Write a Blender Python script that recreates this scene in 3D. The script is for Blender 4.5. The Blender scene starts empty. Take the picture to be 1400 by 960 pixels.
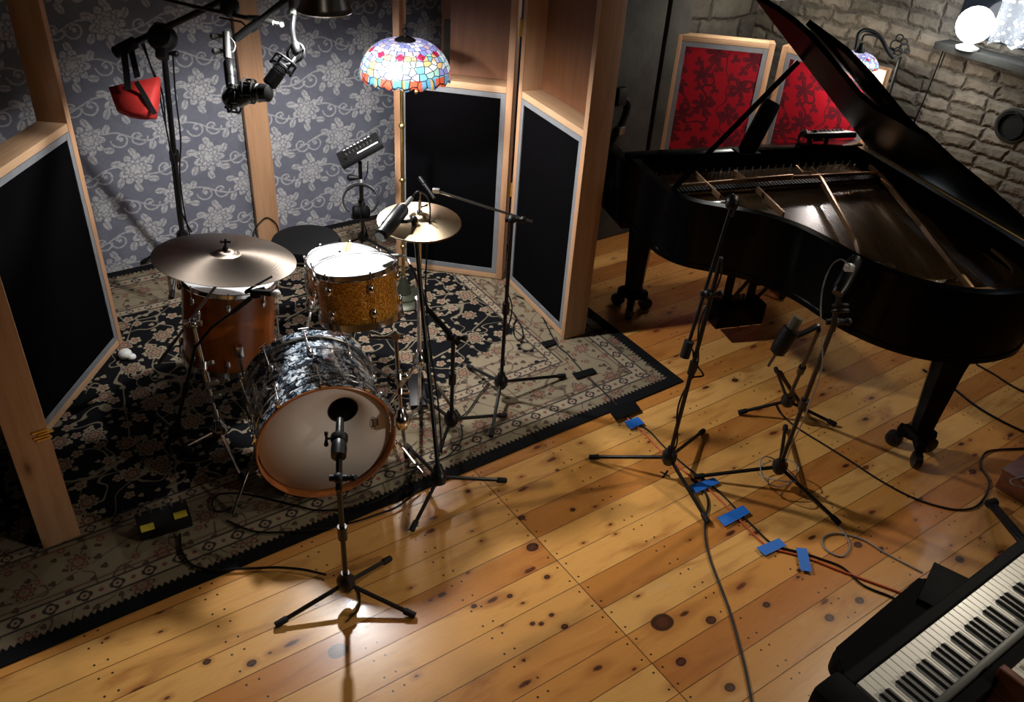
import bpy, bmesh, math, random
from mathutils import Vector as V3, Matrix, Quaternion
random.seed(7)
C = bpy.context.scene.collection
PI = math.pi
R = math.radians

# ------------------------------------------------------------ camera maths (surveyed from the photograph)
FPX = 1167.2; PITCH = R(33.91); ROLL = R(4.19); CAMH = 2.6
cp, sp = math.cos(PITCH), math.sin(PITCH)
FW = V3((0, cp, -sp)); RT0 = V3((1, 0, 0)); UP0 = V3((0, sp, cp))
RT = math.cos(ROLL) * RT0 + math.sin(ROLL) * UP0
UP = -math.sin(ROLL) * RT0 + math.cos(ROLL) * UP0
EYE = V3((0, 0, CAMH))
def ray(x, y): return FW + (x - 700) / FPX * RT - (y - 480) / FPX * UP
def at(x, y, z=0.0):
    d = ray(x, y); return EYE + d * ((z - CAMH) / d.z)
def atd(x, y, dep): return EYE + ray(x, y) * dep
def up_at(B, x, y):
    """height above floor point B whose picture row is y"""
    best = (1e9, 0)
    for i in range(0, 1200):
        z = i * 0.002; v = V3((B.x, B.y, z)) - EYE
        yy = 480 - FPX * v.dot(UP) / v.dot(FW)
        if abs(yy - y) < best[0]: best = (abs(yy - y), z)
    return V3((B.x, B.y, best[1]))
def disc_normal(x, y, ratio, tx=0.0):
    d = ray(x, y).normalized()
    u = (UP - d * UP.dot(d)).normalized(); r = RT - d * RT.dot(d); r = (r - u * r.dot(u)).normalized()
    w = (u * math.cos(tx) + r * math.sin(tx))
    return (-d * ratio + w * math.sqrt(1 - ratio * ratio)).normalized()
YAW = R(36.92)
D1 = V3((math.cos(YAW), math.sin(YAW), 0)); D2 = V3((-math.sin(YAW), math.cos(YAW), 0))
def ab(a, b, z=0.0): return D1 * a + D2 * b + V3((0, 0, z))
Z = V3((0, 0, 1))

# ------------------------------------------------------------ mesh helpers
def frame_from(d, hint=None):
    d = d.normalized(); h = hint or (V3((0, 0, 1)) if abs(d.z) < .95 else V3((1, 0, 0)))
    x = h.cross(d).normalized(); y = d.cross(x).normalized(); return x, y, d
def smooth_pts(pts, n=6):
    pts = [V3(p) for p in pts]
    if len(pts) < 3: return pts
    P = [pts[0] * 2 - pts[1]] + pts + [pts[-1] * 2 - pts[-2]]; out = []
    for i in range(1, len(P) - 2):
        a, b, c, d = P[i - 1], P[i], P[i + 1], P[i + 2]
        for k in range(n):
            t = k / n
            out.append(.5 * ((2 * b) + (c - a) * t + (2 * a - 5 * b + 4 * c - d) * t * t + (3 * b - a - 3 * c + d) * t ** 3))
    out.append(pts[-1]); return out
def tube(bm, pts, r, n=8, cap=True):
    pts = [V3(p) for p in pts]; N = len(pts)
    rr = r if isinstance(r, (list, tuple)) else [r] * N
    t0 = (pts[1] - pts[0]).normalized(); x, y, _ = frame_from(t0); rings = []
    for i, p in enumerate(pts):
        if i == 0: t = pts[1] - pts[0]
        elif i == N - 1: t = pts[-1] - pts[-2]
        else: t = (pts[i + 1] - pts[i]).normalized() + (pts[i] - pts[i - 1]).normalized()
        if t.length < 1e-9: t = t0.copy()
        t = t.normalized(); x = (x - t * x.dot(t))
        x = x.normalized() if x.length > 1e-6 else frame_from(t)[0]
        y = t.cross(x)
        rings.append([bm.verts.new(p + (x * math.cos(2 * PI * k / n) + y * math.sin(2 * PI * k / n)) * rr[i]) for k in range(n)])
    for a, b in zip(rings, rings[1:]):
        for k in range(n): bm.faces.new((a[k], a[(k + 1) % n], b[(k + 1) % n], b[k]))
    if cap: bm.faces.new(list(reversed(rings[0]))); bm.faces.new(rings[-1])
def box(bm, c, sx, sy, sz, ax=None, bev=0.0):
    """box centred on c; ax = (x,y,z) unit axes"""
    X, Y, Zz = ax or (V3((1, 0, 0)), V3((0, 1, 0)), V3((0, 0, 1)))
    c = V3(c); vs = []
    for dz in (-1, 1):
        for dx, dy in ((-1, -1), (1, -1), (1, 1), (-1, 1)):
            vs.append(bm.verts.new(c + X * (dx * sx / 2) + Y * (dy * sy / 2) + Zz * (dz * sz / 2)))
    fs = [(3, 2, 1, 0), (4, 5, 6, 7), (0, 1, 5, 4), (1, 2, 6, 5), (2, 3, 7, 6), (3, 0, 4, 7)]
    F = [bm.faces.new([vs[i] for i in f]) for f in fs]
    if bev > 0:
        es = list({e for f in F for e in f.edges})
        bmesh.ops.bevel(bm, geom=es, offset=bev, segments=2, affect='EDGES', profile=.6)
def lathe(bm, prof, c, axis=Z, n=32, uv=False, hint=None):
    """prof = [(r,h)] along axis from c"""
    x, y, d = frame_from(V3(axis), hint); c = V3(c); rings = []
    for r, h in prof:
        if r < 1e-6: rings.append([bm.verts.new(c + d * h)])
        else: rings.append([bm.verts.new(c + d * h + (x * math.cos(2 * PI * k / n) + y * math.sin(2 * PI * k / n)) * r) for k in range(n)])
    L = bm.loops.layers.uv.verify() if uv else None
    m = len(rings) - 1
    for i, (a, b) in enumerate(zip(rings, rings[1:])):
        for k in range(n):
            k2 = (k + 1) % n
            if len(a) == 1 and len(b) == 1: continue
            if len(a) == 1: f = bm.faces.new((a[0], b[k2], b[k])); us = [(k + .5, i), (k + 1, i + 1), (k, i + 1)]
            elif len(b) == 1: f = bm.faces.new((a[k], a[k2], b[0])); us = [(k, i), (k + 1, i), (k + .5, i + 1)]
            else: f = bm.faces.new((a[k], a[k2], b[k2], b[k])); us = [(k, i), (k + 1, i), (k + 1, i + 1), (k, i + 1)]
            if uv:
                for l, u in zip(f.loops, us): l[L].uv = (u[0] / n, u[1] / m)
def prism(bm, outline, lo, hi, tr=None):
    """outline of 2-D points, extruded between heights lo and hi; tr maps (x,y,z)->world"""
    tr = tr or (lambda x, y, z: V3((x, y, z)))
    a = [bm.verts.new(tr(p[0], p[1], lo)) for p in outline]; b = [bm.verts.new(tr(p[0], p[1], hi)) for p in outline]
    n = len(a); bm.faces.new(list(reversed(a))); bm.faces.new(b)
    for i in range(n): bm.faces.new((a[i], a[(i + 1) % n], b[(i + 1) % n], b[i]))
def ringwall(bm, outer, inner, lo, hi, tr):
    n = len(outer); A = [[bm.verts.new(tr(p[0], p[1], z)) for p in o] for o in (outer, inner) for z in (lo, hi)]
    ol, oh, il, ih = A
    for i in range(n):
        j = (i + 1) % n
        for q in ((ol[i], ol[j], oh[j], oh[i]), (il[j], il[i], ih[i], ih[j]), (oh[i], oh[j], ih[j], ih[i]), (ol[j], ol[i], il[i], il[j])): bm.faces.new(q)
def ball(bm, c, r, sx=1, sy=1, sz=1, ax=None, seg=16):
    X, Y, Zz = ax or (V3((1, 0, 0)), V3((0, 1, 0)), V3((0, 0, 1)))
    res = bmesh.ops.create_uvsphere(bm, u_segments=seg, v_segments=seg // 2, radius=r)
    for v in res['verts']: v.co = V3(c) + X * v.co.x * sx + Y * v.co.y * sy + Zz * v.co.z * sz
def torus(bm, c, axis, R_, r, n=28, m=8, hint=None):
    x, y, d = frame_from(V3(axis), hint)
    pts = [V3(c) + (x * math.cos(2 * PI * k / n) + y * math.sin(2 * PI * k / n)) * R_ for k in range(n)]
    rings = []
    for p in pts:
        o = (p - V3(c)).normalized()
        rings.append([bm.verts.new(p + (o * math.cos(2 * PI * j / m) + d * math.sin(2 * PI * j / m)) * r) for j in range(m)])
    for i in range(n):
        a, b = rings[i], rings[(i + 1) % n]
        for j in range(m): bm.faces.new((a[j], b[j], b[(j + 1) % m], a[(j + 1) % m]))
def new(): return bmesh.new()
def obj(name, bm, mat, parent=None, smooth=40, **kw):
    bmesh.ops.recalc_face_normals(bm, faces=bm.faces)
    me = bpy.data.meshes.new(name)
    ang = R(smooth)
    if smooth:
        for f in bm.faces: f.smooth = True
        for e in bm.edges:
            if len(e.link_faces) == 2 and e.calc_face_angle(0) > ang: e.smooth = False
    bm.to_mesh(me); bm.free()
    for m_ in (mat if isinstance(mat, (list, tuple)) else [mat]): me.materials.append(m_)
    o = bpy.data.objects.new(name, me); C.objects.link(o)
    # own origin at the mesh centre
    if me.vertices:
        lo = V3([min(v.co[i] for v in me.vertices) for i in range(3)]); hi = V3([max(v.co[i] for v in me.vertices) for i in range(3)])
        c = (lo + hi) / 2; c.z = lo.z
        if not kw.get('keep'):
            me.transform(Matrix.Translation(-c)); o.location = c
    if parent:
        o.parent = parent; o.matrix_parent_inverse = Matrix.Translation(-world_loc(parent))
    return o
WL = {}
def world_loc(o):
    if o.parent is None: return o.location.copy()
    # chains of pure translations: world = sum
    return o.location.copy() if True else None
def thing(name, label, cat, loc, group=None):
    o = bpy.data.objects.new(name, None); C.objects.link(o); o.location = loc; o.empty_display_size = .05
    o['label'] = label; o['category'] = cat
    if group: o['group'] = group
    return o
def tag(o, label, cat, group=None, kind=None):
    o['label'] = label; o['category'] = cat
    if group: o['group'] = group
    if kind: o['kind'] = kind
    return o
def struct(o, label=None):
    o['kind'] = 'structure'
    if label: o['label'] = label
    return o

# ------------------------------------------------------------ node expression helper
class S:
    def __init__(s, g, k): s.g, s.k = g, k
    def _m(s, op, *o, **kw): return s.g.m(op, s, *o, **kw)
    def __add__(s, o): return s._m('ADD', o)
    __radd__ = __add__
    def __sub__(s, o): return s._m('SUBTRACT', o)
    def __rsub__(s, o): return s.g.m('SUBTRACT', o, s)
    def __mul__(s, o): return s._m('MULTIPLY', o)
    __rmul__ = __mul__
    def __truediv__(s, o): return s._m('DIVIDE', o)
    def __lt__(s, o): return s._m('LESS_THAN', o)
    def __gt__(s, o): return s._m('GREATER_THAN', o)
    def abs(s): return s._m('ABSOLUTE')
    def floor(s): return s._m('FLOOR')
    def frac(s): return s._m('FRACT')
    def sin(s): return s._m('SINE')
    def cos(s): return s._m('COSINE')
    def sqrt(s): return s._m('SQRT')
    def pw(s, e): return s._m('POWER', e)
    def max(s, o): return s._m('MAXIMUM', o)
    def min(s, o): return s._m('MINIMUM', o)
    def ss(s, lo, hi):
        """smoothstep: 0 below lo, 1 above hi (lo may exceed hi)"""
        n = s.g.t.nodes.new('ShaderNodeMapRange'); n.interpolation_type = 'SMOOTHSTEP'
        inv = lo > hi
        s.g.put(n.inputs['Value'], s); n.inputs['From Min'].default_value = min(lo, hi); n.inputs['From Max'].default_value = max(lo, hi)
        n.inputs['To Min'].default_value = 1 if inv else 0; n.inputs['To Max'].default_value = 0 if inv else 1
        return S(s.g, n.outputs['Result'])
class G:
    def __init__(s, name, rough=.5, metal=0.0, coat=0.0, spec=.5):
        s.mat = bpy.data.materials.new(name); s.mat.use_nodes = True; s.t = s.mat.node_tree
        s.b = s.t.nodes['Principled BSDF']; s.out = s.t.nodes['Material Output']
        s.b.inputs['Roughness'].default_value = rough; s.b.inputs['Metallic'].default_value = metal
        s.b.inputs['Coat Weight'].default_value = coat; s.b.inputs['Specular IOR Level'].default_value = spec
    def put(s, sock, v):
        if isinstance(v, S): s.t.links.new(v.k, sock)
        elif isinstance(v, (tuple, list)): sock.default_value = (*v, 1) if len(v) == 3 and len(sock.default_value) == 4 else v
        else: sock.default_value = v
    def m(s, op, a, b=None, c=None):
        n = s.t.nodes.new('ShaderNodeMath'); n.operation = op
        s.put(n.inputs[0], a)
        if b is not None: s.put(n.inputs[1], b)
        if c is not None: s.put(n.inputs[2], c)
        return S(s, n.outputs[0])
    def coord(s, kind='Object'):
        n = s.t.nodes.new('ShaderNodeTexCoord'); v = S(s, n.outputs[kind]); return v
    def xyz(s, v):
        n = s.t.nodes.new('ShaderNodeSeparateXYZ'); s.put(n.inputs[0], v); return [S(s, o) for o in n.outputs]
    def vec(s, x, y, z=0.0):
        n = s.t.nodes.new('ShaderNodeCombineXYZ'); s.put(n.inputs[0], x); s.put(n.inputs[1], y); s.put(n.inputs[2], z); return S(s, n.outputs[0])
    def noise(s, v, scale=5, detail=3, rough=.55, dist=0.0, col=False):
        n = s.t.nodes.new('ShaderNodeTexNoise'); s.put(n.inputs['Vector'], v); n.inputs['Scale'].default_value = scale
        n.inputs['Detail'].default_value = detail; n.inputs['Roughness'].default_value = rough; n.inputs['Distortion'].default_value = dist
        return S(s, n.outputs[1 if col else 0])
    def vor(s, v, scale=5, feature='F1', rnd=1.0, dims='3D'):
        n = s.t.nodes.new('ShaderNodeTexVoronoi'); n.voronoi_dimensions = dims; n.feature = feature; s.put(n.inputs['Vector'], v)
        n.inputs['Scale'].default_value = scale; n.inputs['Randomness'].default_value = rnd
        d = S(s, n.outputs['Distance']); c = S(s, n.outputs['Color']) if feature == 'F1' else None
        return d, c
    def white(s, v):
        n = s.t.nodes.new('ShaderNodeTexWhiteNoise'); n.noise_dimensions = '3D'; s.put(n.inputs['Vector'], v); return S(s, n.outputs['Value'])
    def mix(s, f, a, b, mode='MIX'):
        n = s.t.nodes.new('ShaderNodeMix'); n.data_type = 'RGBA'; n.blend_type = mode; s.put(n.inputs[0], f); s.put(n.inputs[6], a); s.put(n.inputs[7], b)
        return S(s, n.outputs[2])
    def ramp(s, f, stops, const=False):
        n = s.t.nodes.new('ShaderNodeValToRGB'); cr = n.color_ramp
        if const: cr.interpolation = 'CONSTANT'
        while len(cr.elements) < len(stops): cr.elements.new(.5)
        for e, (p, c) in zip(cr.elements, stops): e.position = p; e.color = (*c, 1)
        s.put(n.inputs[0], f); return S(s, n.outputs[0])
    def bump(s, h, strength=.3, dist=.01):
        n = s.t.nodes.new('ShaderNodeBump'); n.inputs['Strength'].default_value = strength; n.inputs['Distance'].default_value = dist
        s.put(n.inputs['Height'], h); s.t.links.new(n.outputs[0], s.b.inputs['Normal'])
    def color(s, c): s.put(s.b.inputs['Base Color'], c); return s
    def polar(s, x, y):
        return (x * x + y * y).sqrt(), s.m('ARCTAN2', y, x)
def plain(name, col, rough=.5, metal=0.0, coat=0.0, var=.12, scale=30, spec=.5, bump=0.0):
    g = G(name, rough, metal, coat, spec); n = g.noise(g.coord(), scale, 3)
    g.color(g.mix(n, tuple(c * (1 - var) for c in col), tuple(min(1, c * (1 + var)) for c in col)))
    if bump: g.bump(n, bump, .003)
    return g.mat

# ------------------------------------------------------------ materials
M = {}
M['black_metal'] = plain('black_metal', (.004, .004, .0045), .38, .0, var=.2, spec=.4)
M['black_plastic'] = plain('black_plastic', (.005, .005, .0055), .5, spec=.35)
M['rubber'] = plain('rubber', (.004, .004, .004), .7, spec=.3)
M['cable_black'] = plain('cable_black', (.004, .004, .005), .5, spec=.3)
M['cable_grey'] = plain('cable_grey', (.22, .21, .20), .5)
M['cable_orange'] = plain('cable_orange', (.55, .10, .03), .45)
M['chrome'] = plain('chrome', (.75, .75, .76), .16, 1.0)
M['dull_chrome'] = plain('dull_chrome', (.42, .41, .40), .3, 1.0)
M['grey_metal'] = plain('grey_metal', (.13, .13, .12), .4, .4)
M['white_plastic'] = plain('white_plastic', (.75, .74, .70), .4)
M['silver_knob'] = plain('silver_knob', (.7, .7, .68), .3, .3)
M['yellow_tape'] = plain('yellow_tape', (.55, .45, .03), .6)
M['black_tape'] = plain('black_tape', (.004, .0045, .005), .7, spec=.1)
M['grey_tape'] = plain('grey_tape', (.22, .225, .24), .5, .2, var=.2, scale=14)
M['piano_black'] = plain('piano_black', (.0010, .0010, .0012), .16, coat=0, var=.05, spec=.3); M['lid_black'] = plain('lid_black', (.0008, .0008, .001), .30, var=.05, spec=.045); M['piano_black'].node_tree.nodes['Principled BSDF'].inputs['IOR'].default_value = 1.22
M['case_black'] = plain('case_black', (.002, .002, .0023), .6, var=.3, scale=60, bump=.1, spec=.10)
M['bronze'] = plain('bronze', (.36, .21, .11), .38, .85, var=.2)
M['brass'] = plain('brass', (.62, .45, .16), .3, 1.0)
M['soundboard'] = plain('soundboard', (.13, .07, .025), .3, .0, coat=.3, var=.2, scale=8)
M['string'] = plain('string', (.26, .17, .09), .35, 1.0)
M['felt_red'] = plain('felt_red', (.25, .02, .02), .9)
M['ivory'] = plain('ivory', (.78, .74, .64), .28, coat=.2, var=.03)
M['ebony'] = plain('ebony', (.006, .006, .006), .3)
M['red_fabric'] = plain('red_fabric', (.32, .007, .004), .75, var=.25, scale=18, bump=.3)
M['bench_leather'] = plain('bench_leather', (.002, .002, .002), .7, var=.3, scale=80, bump=.2, spec=.06)
M['vinyl'] = plain('vinyl', (.0022, .0022, .0025), .6, var=.2, scale=60, bump=.2, spec=.12)
M['iron'] = plain('iron', (.010, .009, .008), .5, .5)
M['lamp_base'] = plain('lamp_base', (.07, .075, .05), .4, .6)
M['blue_lit'] = plain('blue_glass', (.04, .09, .5), .3)
def mk_wood(name, c1, c2, sc=1.0, knots=True, rough=.55, axis=2):
    g = G(name, rough); co = g.xyz(g.coord()); l = co[axis]; o = [co[i] for i in range(3) if i != axis]
    v = g.vec(o[0] * 22, o[1] * 22, l * 1.6)
    n = g.noise(v, 1.3, 4, .6, .6); col = g.mix(n.ss(.3, .75), c1, c2)
    f = g.noise(v, 7, 2); col = g.mix(f.ss(.55, .8) * .25, col, tuple(c * .55 for c in c2))
    if knots:
        d, c = g.vor(g.vec(o[0] * 9, o[1] * 9, l * 3.2), 1.0); r = g.xyz(c)[0]
        k = d.ss(.16, .06) * (r > .55); col = g.mix(k * .85, col, (.07, .022, .008))
        k2 = d.ss(.28, .14) * (r > .55); col = g.mix(k2 * .35, col, (.25, .10, .035))
    g.color(col); g.bump(n, .12, .002); return g.mat
M['pine'] = mk_wood('pine_board', (.50, .285, .155), (.40, .205, .105))
M['pine_x'] = mk_wood('pine_rail', (.56, .35, .20), (.48, .275, .145), knots=False, axis=0)
M['pine_jamb'] = mk_wood('pine_inner', (.48, .26, .12), (.40, .20, .085), knots=False)
M['pedestal_dark'] = plain('dark_varnish', (.01, .008, .006), .5)
M['ply'] = mk_wood('plywood', (.17, .065, .024), (.12, .042, .015), knots=False, rough=.5)
M['walnut'] = mk_wood('red_brown_wood', (.16, .045, .018), (.10, .028, .012), knots=False, rough=.4, axis=0)
M['floor_tom_wood'] = mk_wood('amber_lacquer', (.34, .085, .009), (.26, .06, .006), knots=False, rough=.22, axis=2)
M['hoop_wood'] = mk_wood('hoop_lacquer', (.50, .17, .045), (.40, .12, .03), knots=False, rough=.3)
M['stick_wood'] = mk_wood('hickory', (.75, .55, .30), (.65, .45, .22), knots=False, rough=.45, axis=0)
# black cloth of the screens
g = G('black_screen_cloth', .95, spec=.04); co = g.coord(); n = g.noise(co, 6, 3); w = g.noise(co, 260, 2)
g.color(g.mix(n, (.0010, .0009, .0012), (.0022, .0019, .0025))); g.bump(w, .35, .002); M['screen_cloth'] = g.mat

def knot(g, x, y, cx, cy, r, el=1.25):
    dx = (x - cx) * (1 / el); dy = y - cy; return (dx * dx + dy * dy).sqrt() * (1 / r)
# floor boards: object space x runs along the boards, y across them
g = G('pine_floor', .30, coat=.25); x, y, z = g.xyz(g.coord())
_j = at(822.9, 832.9); PB0 = _j.dot(D2); AJ = _j.dot(D1); PW = .1413
t = (y - PB0 + 40 * PW) * (1 / PW); idn = t.floor(); v = t.frac()
side = (x > AJ); idd = idn + side * 57.0
rn = g.white(g.vec(idd, 3.1, 0.0)); rn2 = g.white(g.vec(idd, 9.7, 2.0))
gx = x + rn * 31.0
base = g.ramp(rn, [(0, (.70, .34, .085)), (.35, (.78, .41, .12)), (.6, (.52, .20, .042)), (.8, (.68, .30, .07)), (1, (.46, .15, .030))])
big = g.noise(g.vec(gx * .9, v * .55 + idd * 3.3, 0.0), 2.2, 4, .6, .8)
col = g.mix(big.ss(.48, .78) * .75, base, (.34, .105, .022))
col = g.mix(big.ss(.25, .42) * 0.0 + big.ss(.42, .25) * .4, col, (.72, .45, .20))
gr = g.noise(g.vec(gx * 2.2, v * 9 + idd, 0.0), 3.0, 4, .65, 1.2); col = g.mix(gr.ss(.52, .8) * .38, col, (.30, .10, .028))
fi = g.noise(g.vec(gx * 6, v * 60, idd), 1.0, 2); col = g.mix(fi.ss(.5, .9) * .22, col, (.28, .12, .04))
# knots from a jittered grid
wv = g.noise(g.vec(gx * 14, v * 2.5, idd), 1.0, 2) - .5
for sx, sy, thr, rad in ((2.6, 1.5, .66, .085), (5.5, 2.3, .82, .070)):
    d, c = g.vor(g.vec(gx * sx + wv * .12, v * sy * .62 + idd * 7.7 + wv * .1, 0.0), 1.0, dims='2D'); rr = g.xyz(c)
    on = (rr[0] > thr); q = d + wv * .05; k = q.ss(rad, rad * .45) * on
    halo = q.ss(rad * 3.2, rad * .8) * on
    col = g.mix(halo * .45, col, (.30, .085, .02)); col = g.mix(k * .92, col, g.mix(rr[1], (.030, .007, .004), (.12, .022, .008)))
KN = [(905, 851, .038), (462, 890, .030), (728, 748, .022), (344, 907, .014), (283, 905, .012), (972, 848, .018), (931, 905, .018), (648, 829, .010), (697, 815, .010), (748, 789, .011), (1330, 645, .017), (1312, 765, .017), (998, 940, .017), (1048, 827, .014), (1173, 745, .016), (728, 853, .009), (740, 853, .009), (754, 841, .009), (772, 857, .012), (783, 697, .011), (1175, 821, .016), (1134, 845, .017), (762, 643, .008), (640, 672, .009), (1205, 750, .010), (1005, 520, .016), (1092, 780, .008), (713, 708, .014)]
for px, py, r_ in KN:
    P = at(px, py); a_, b_ = P.dot(D1), P.dot(D2)
    q = knot(g, x, y, a_, b_, r_) + wv * .25; ring = ((q * 6.0).sin() * .5 + .5)
    col = g.mix(q.ss(2.4, .95) * .42, col, (.34, .11, .03))
    col = g.mix(q.ss(1.08, .9) * .93, col, g.mix(ring * .5, (.022, .006, .004), (.13, .028, .012)))
# seams, joint and nail heads
e = v.min(1.0 - v); seam = e.ss(.016, .006); jl = (x - AJ).abs().ss(.003, .0015)
js = .405; u = (x - AJ + 40 * js) * (1 / js); du = ((u.frac() - .5).abs() - .5).abs() * js
du = (du - .022).abs()
dv1 = (v - .22).abs() * PW; dv2 = (v - .78).abs() * PW; dvv = dv1.min(dv2)
nail = (du * du + dvv * dvv).sqrt().ss(.0052, .0034)
col = g.mix(seam.max(jl) * .85, col, (.05, .014, .004)); col = g.mix(nail * .96, col, (.006, .004, .004)); g.color(col)
g.bump((1.0 - seam.max(jl)) * 1.0 + gr * .12, .35, .003)
g.put(g.b.inputs['Roughness'], .21 + gr * .14); g.b.inputs['Coat Weight'].default_value = .35; g.b.inputs['Coat Roughness'].default_value = .10; M['floor'] = g.mat

# damask wall covering: x along wall, z up
g = G('damask_wallpaper', .6, spec=.35); x, y, z = g.xyz(g.coord())
LX, LZ = .42, .40
def motif(cx, cz):
    ux = ((x - cx) * (1 / LX)).frac(); uz = ((z - cz) * (1 / LZ)).frac()
    return (ux - .5) * LX, (uz - .5) * LZ
wn = g.noise(g.vec(x, 0.0, z), 16, 3) - .5; wob = wn * .026
lite = None
def addl(m_):
    global lite
    lite = m_ if lite is None else lite.max(m_)
for ox, oz, sc in ((0, 0, 1.0), (LX / 2, LZ / 2, .94)):
    mx, mz = motif(ox, oz); r_, th = g.polar(mx * (1 / (sc * 1.08)), (mz - .008) * (1 / (sc * 1.08)))
    # three tiers of ragged petals
    p1 = (r_ + wob - (.062 + (th * 4.5 + .3).cos().abs() * .026)).ss(.003, -.003)
    gap1 = (r_ + wob - (.044 + (th * 5.5).cos().abs() * .016)).abs().ss(.0065, .0025)
    gap2 = (r_ + wob - (.024 + (th * 3.5).cos().abs() * .012)).abs().ss(.005, .002)
    vein = ((th * 9.0 + wn * 2.0).sin().abs()).ss(.22, .06) * r_.ss(.042, .055)
    addl(p1 * (1.0 - gap1 * .8) * (1.0 - gap2 * .8) * (1.0 - vein * .7))
    # leaf sprays round the flower
    for ang, lr in ((.55, .112), (2.6, .112), (-.65, .114), (-2.5, .114), (1.57, .116), (-1.57, .112)):
        cxx, czz = math.cos(ang) * lr, math.sin(ang) * lr * .92; lx_ = mx - cxx; lz_ = mz - czz
        ca, sa = math.cos(ang + .5), math.sin(ang + .5); ll = lx_ * ca + lz_ * sa; lt_ = lz_ * ca - lx_ * sa
        lf = ((ll * ll) * 1100.0 + (lt_ * lt_) * 2600.0 + wn * 1.3).ss(1.05, .85); addl(lf * (1.0 - lt_.abs().ss(.004, .0015) * .7) * .9)
# curling stems between the flowers
for ox, oz, rr_, s_ in ((LX * .5, 0, .034, 1), (0, LZ * .5, .034, -1)):
    for dx in (-.047, .047):
        mx, mz = motif(ox + dx, oz); mx = mx * (s_ if dx > 0 else -s_)
        r_, th = g.polar(mx, mz + .01); addl((r_ + th * .006 + wob * .4 - rr_).abs().ss(.0065, .0035) * .85); addl((r_ + wob - .011).ss(.003, -.003) * .9)
    mx, mz = motif(ox, oz); addl((((mx * 15).sin() * .035 * s_ - mz) + wob * .6).abs().ss(.007, .0035) * mx.abs().ss(.17, .13) * .8)
mott = g.noise(g.vec(x, 0.0, z), 60, 3); mott2 = g.noise(g.vec(x, 0.0, z), 9, 3)
fac = lite * (mott.ss(.30, .62) * .6 + .4) * (mott2 * .6 + .68)
bg = g.mix(mott2, (.105, .110, .150), (.18, .183, .222)); bg = g.mix(mott.ss(.5, .75) * .3, bg, (.26, .25, .25))
col = g.mix(fac, bg, (.47, .46, .455)); g.color(col); g.bump(lite, .25, .003); M['damask'] = g.mat

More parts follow.
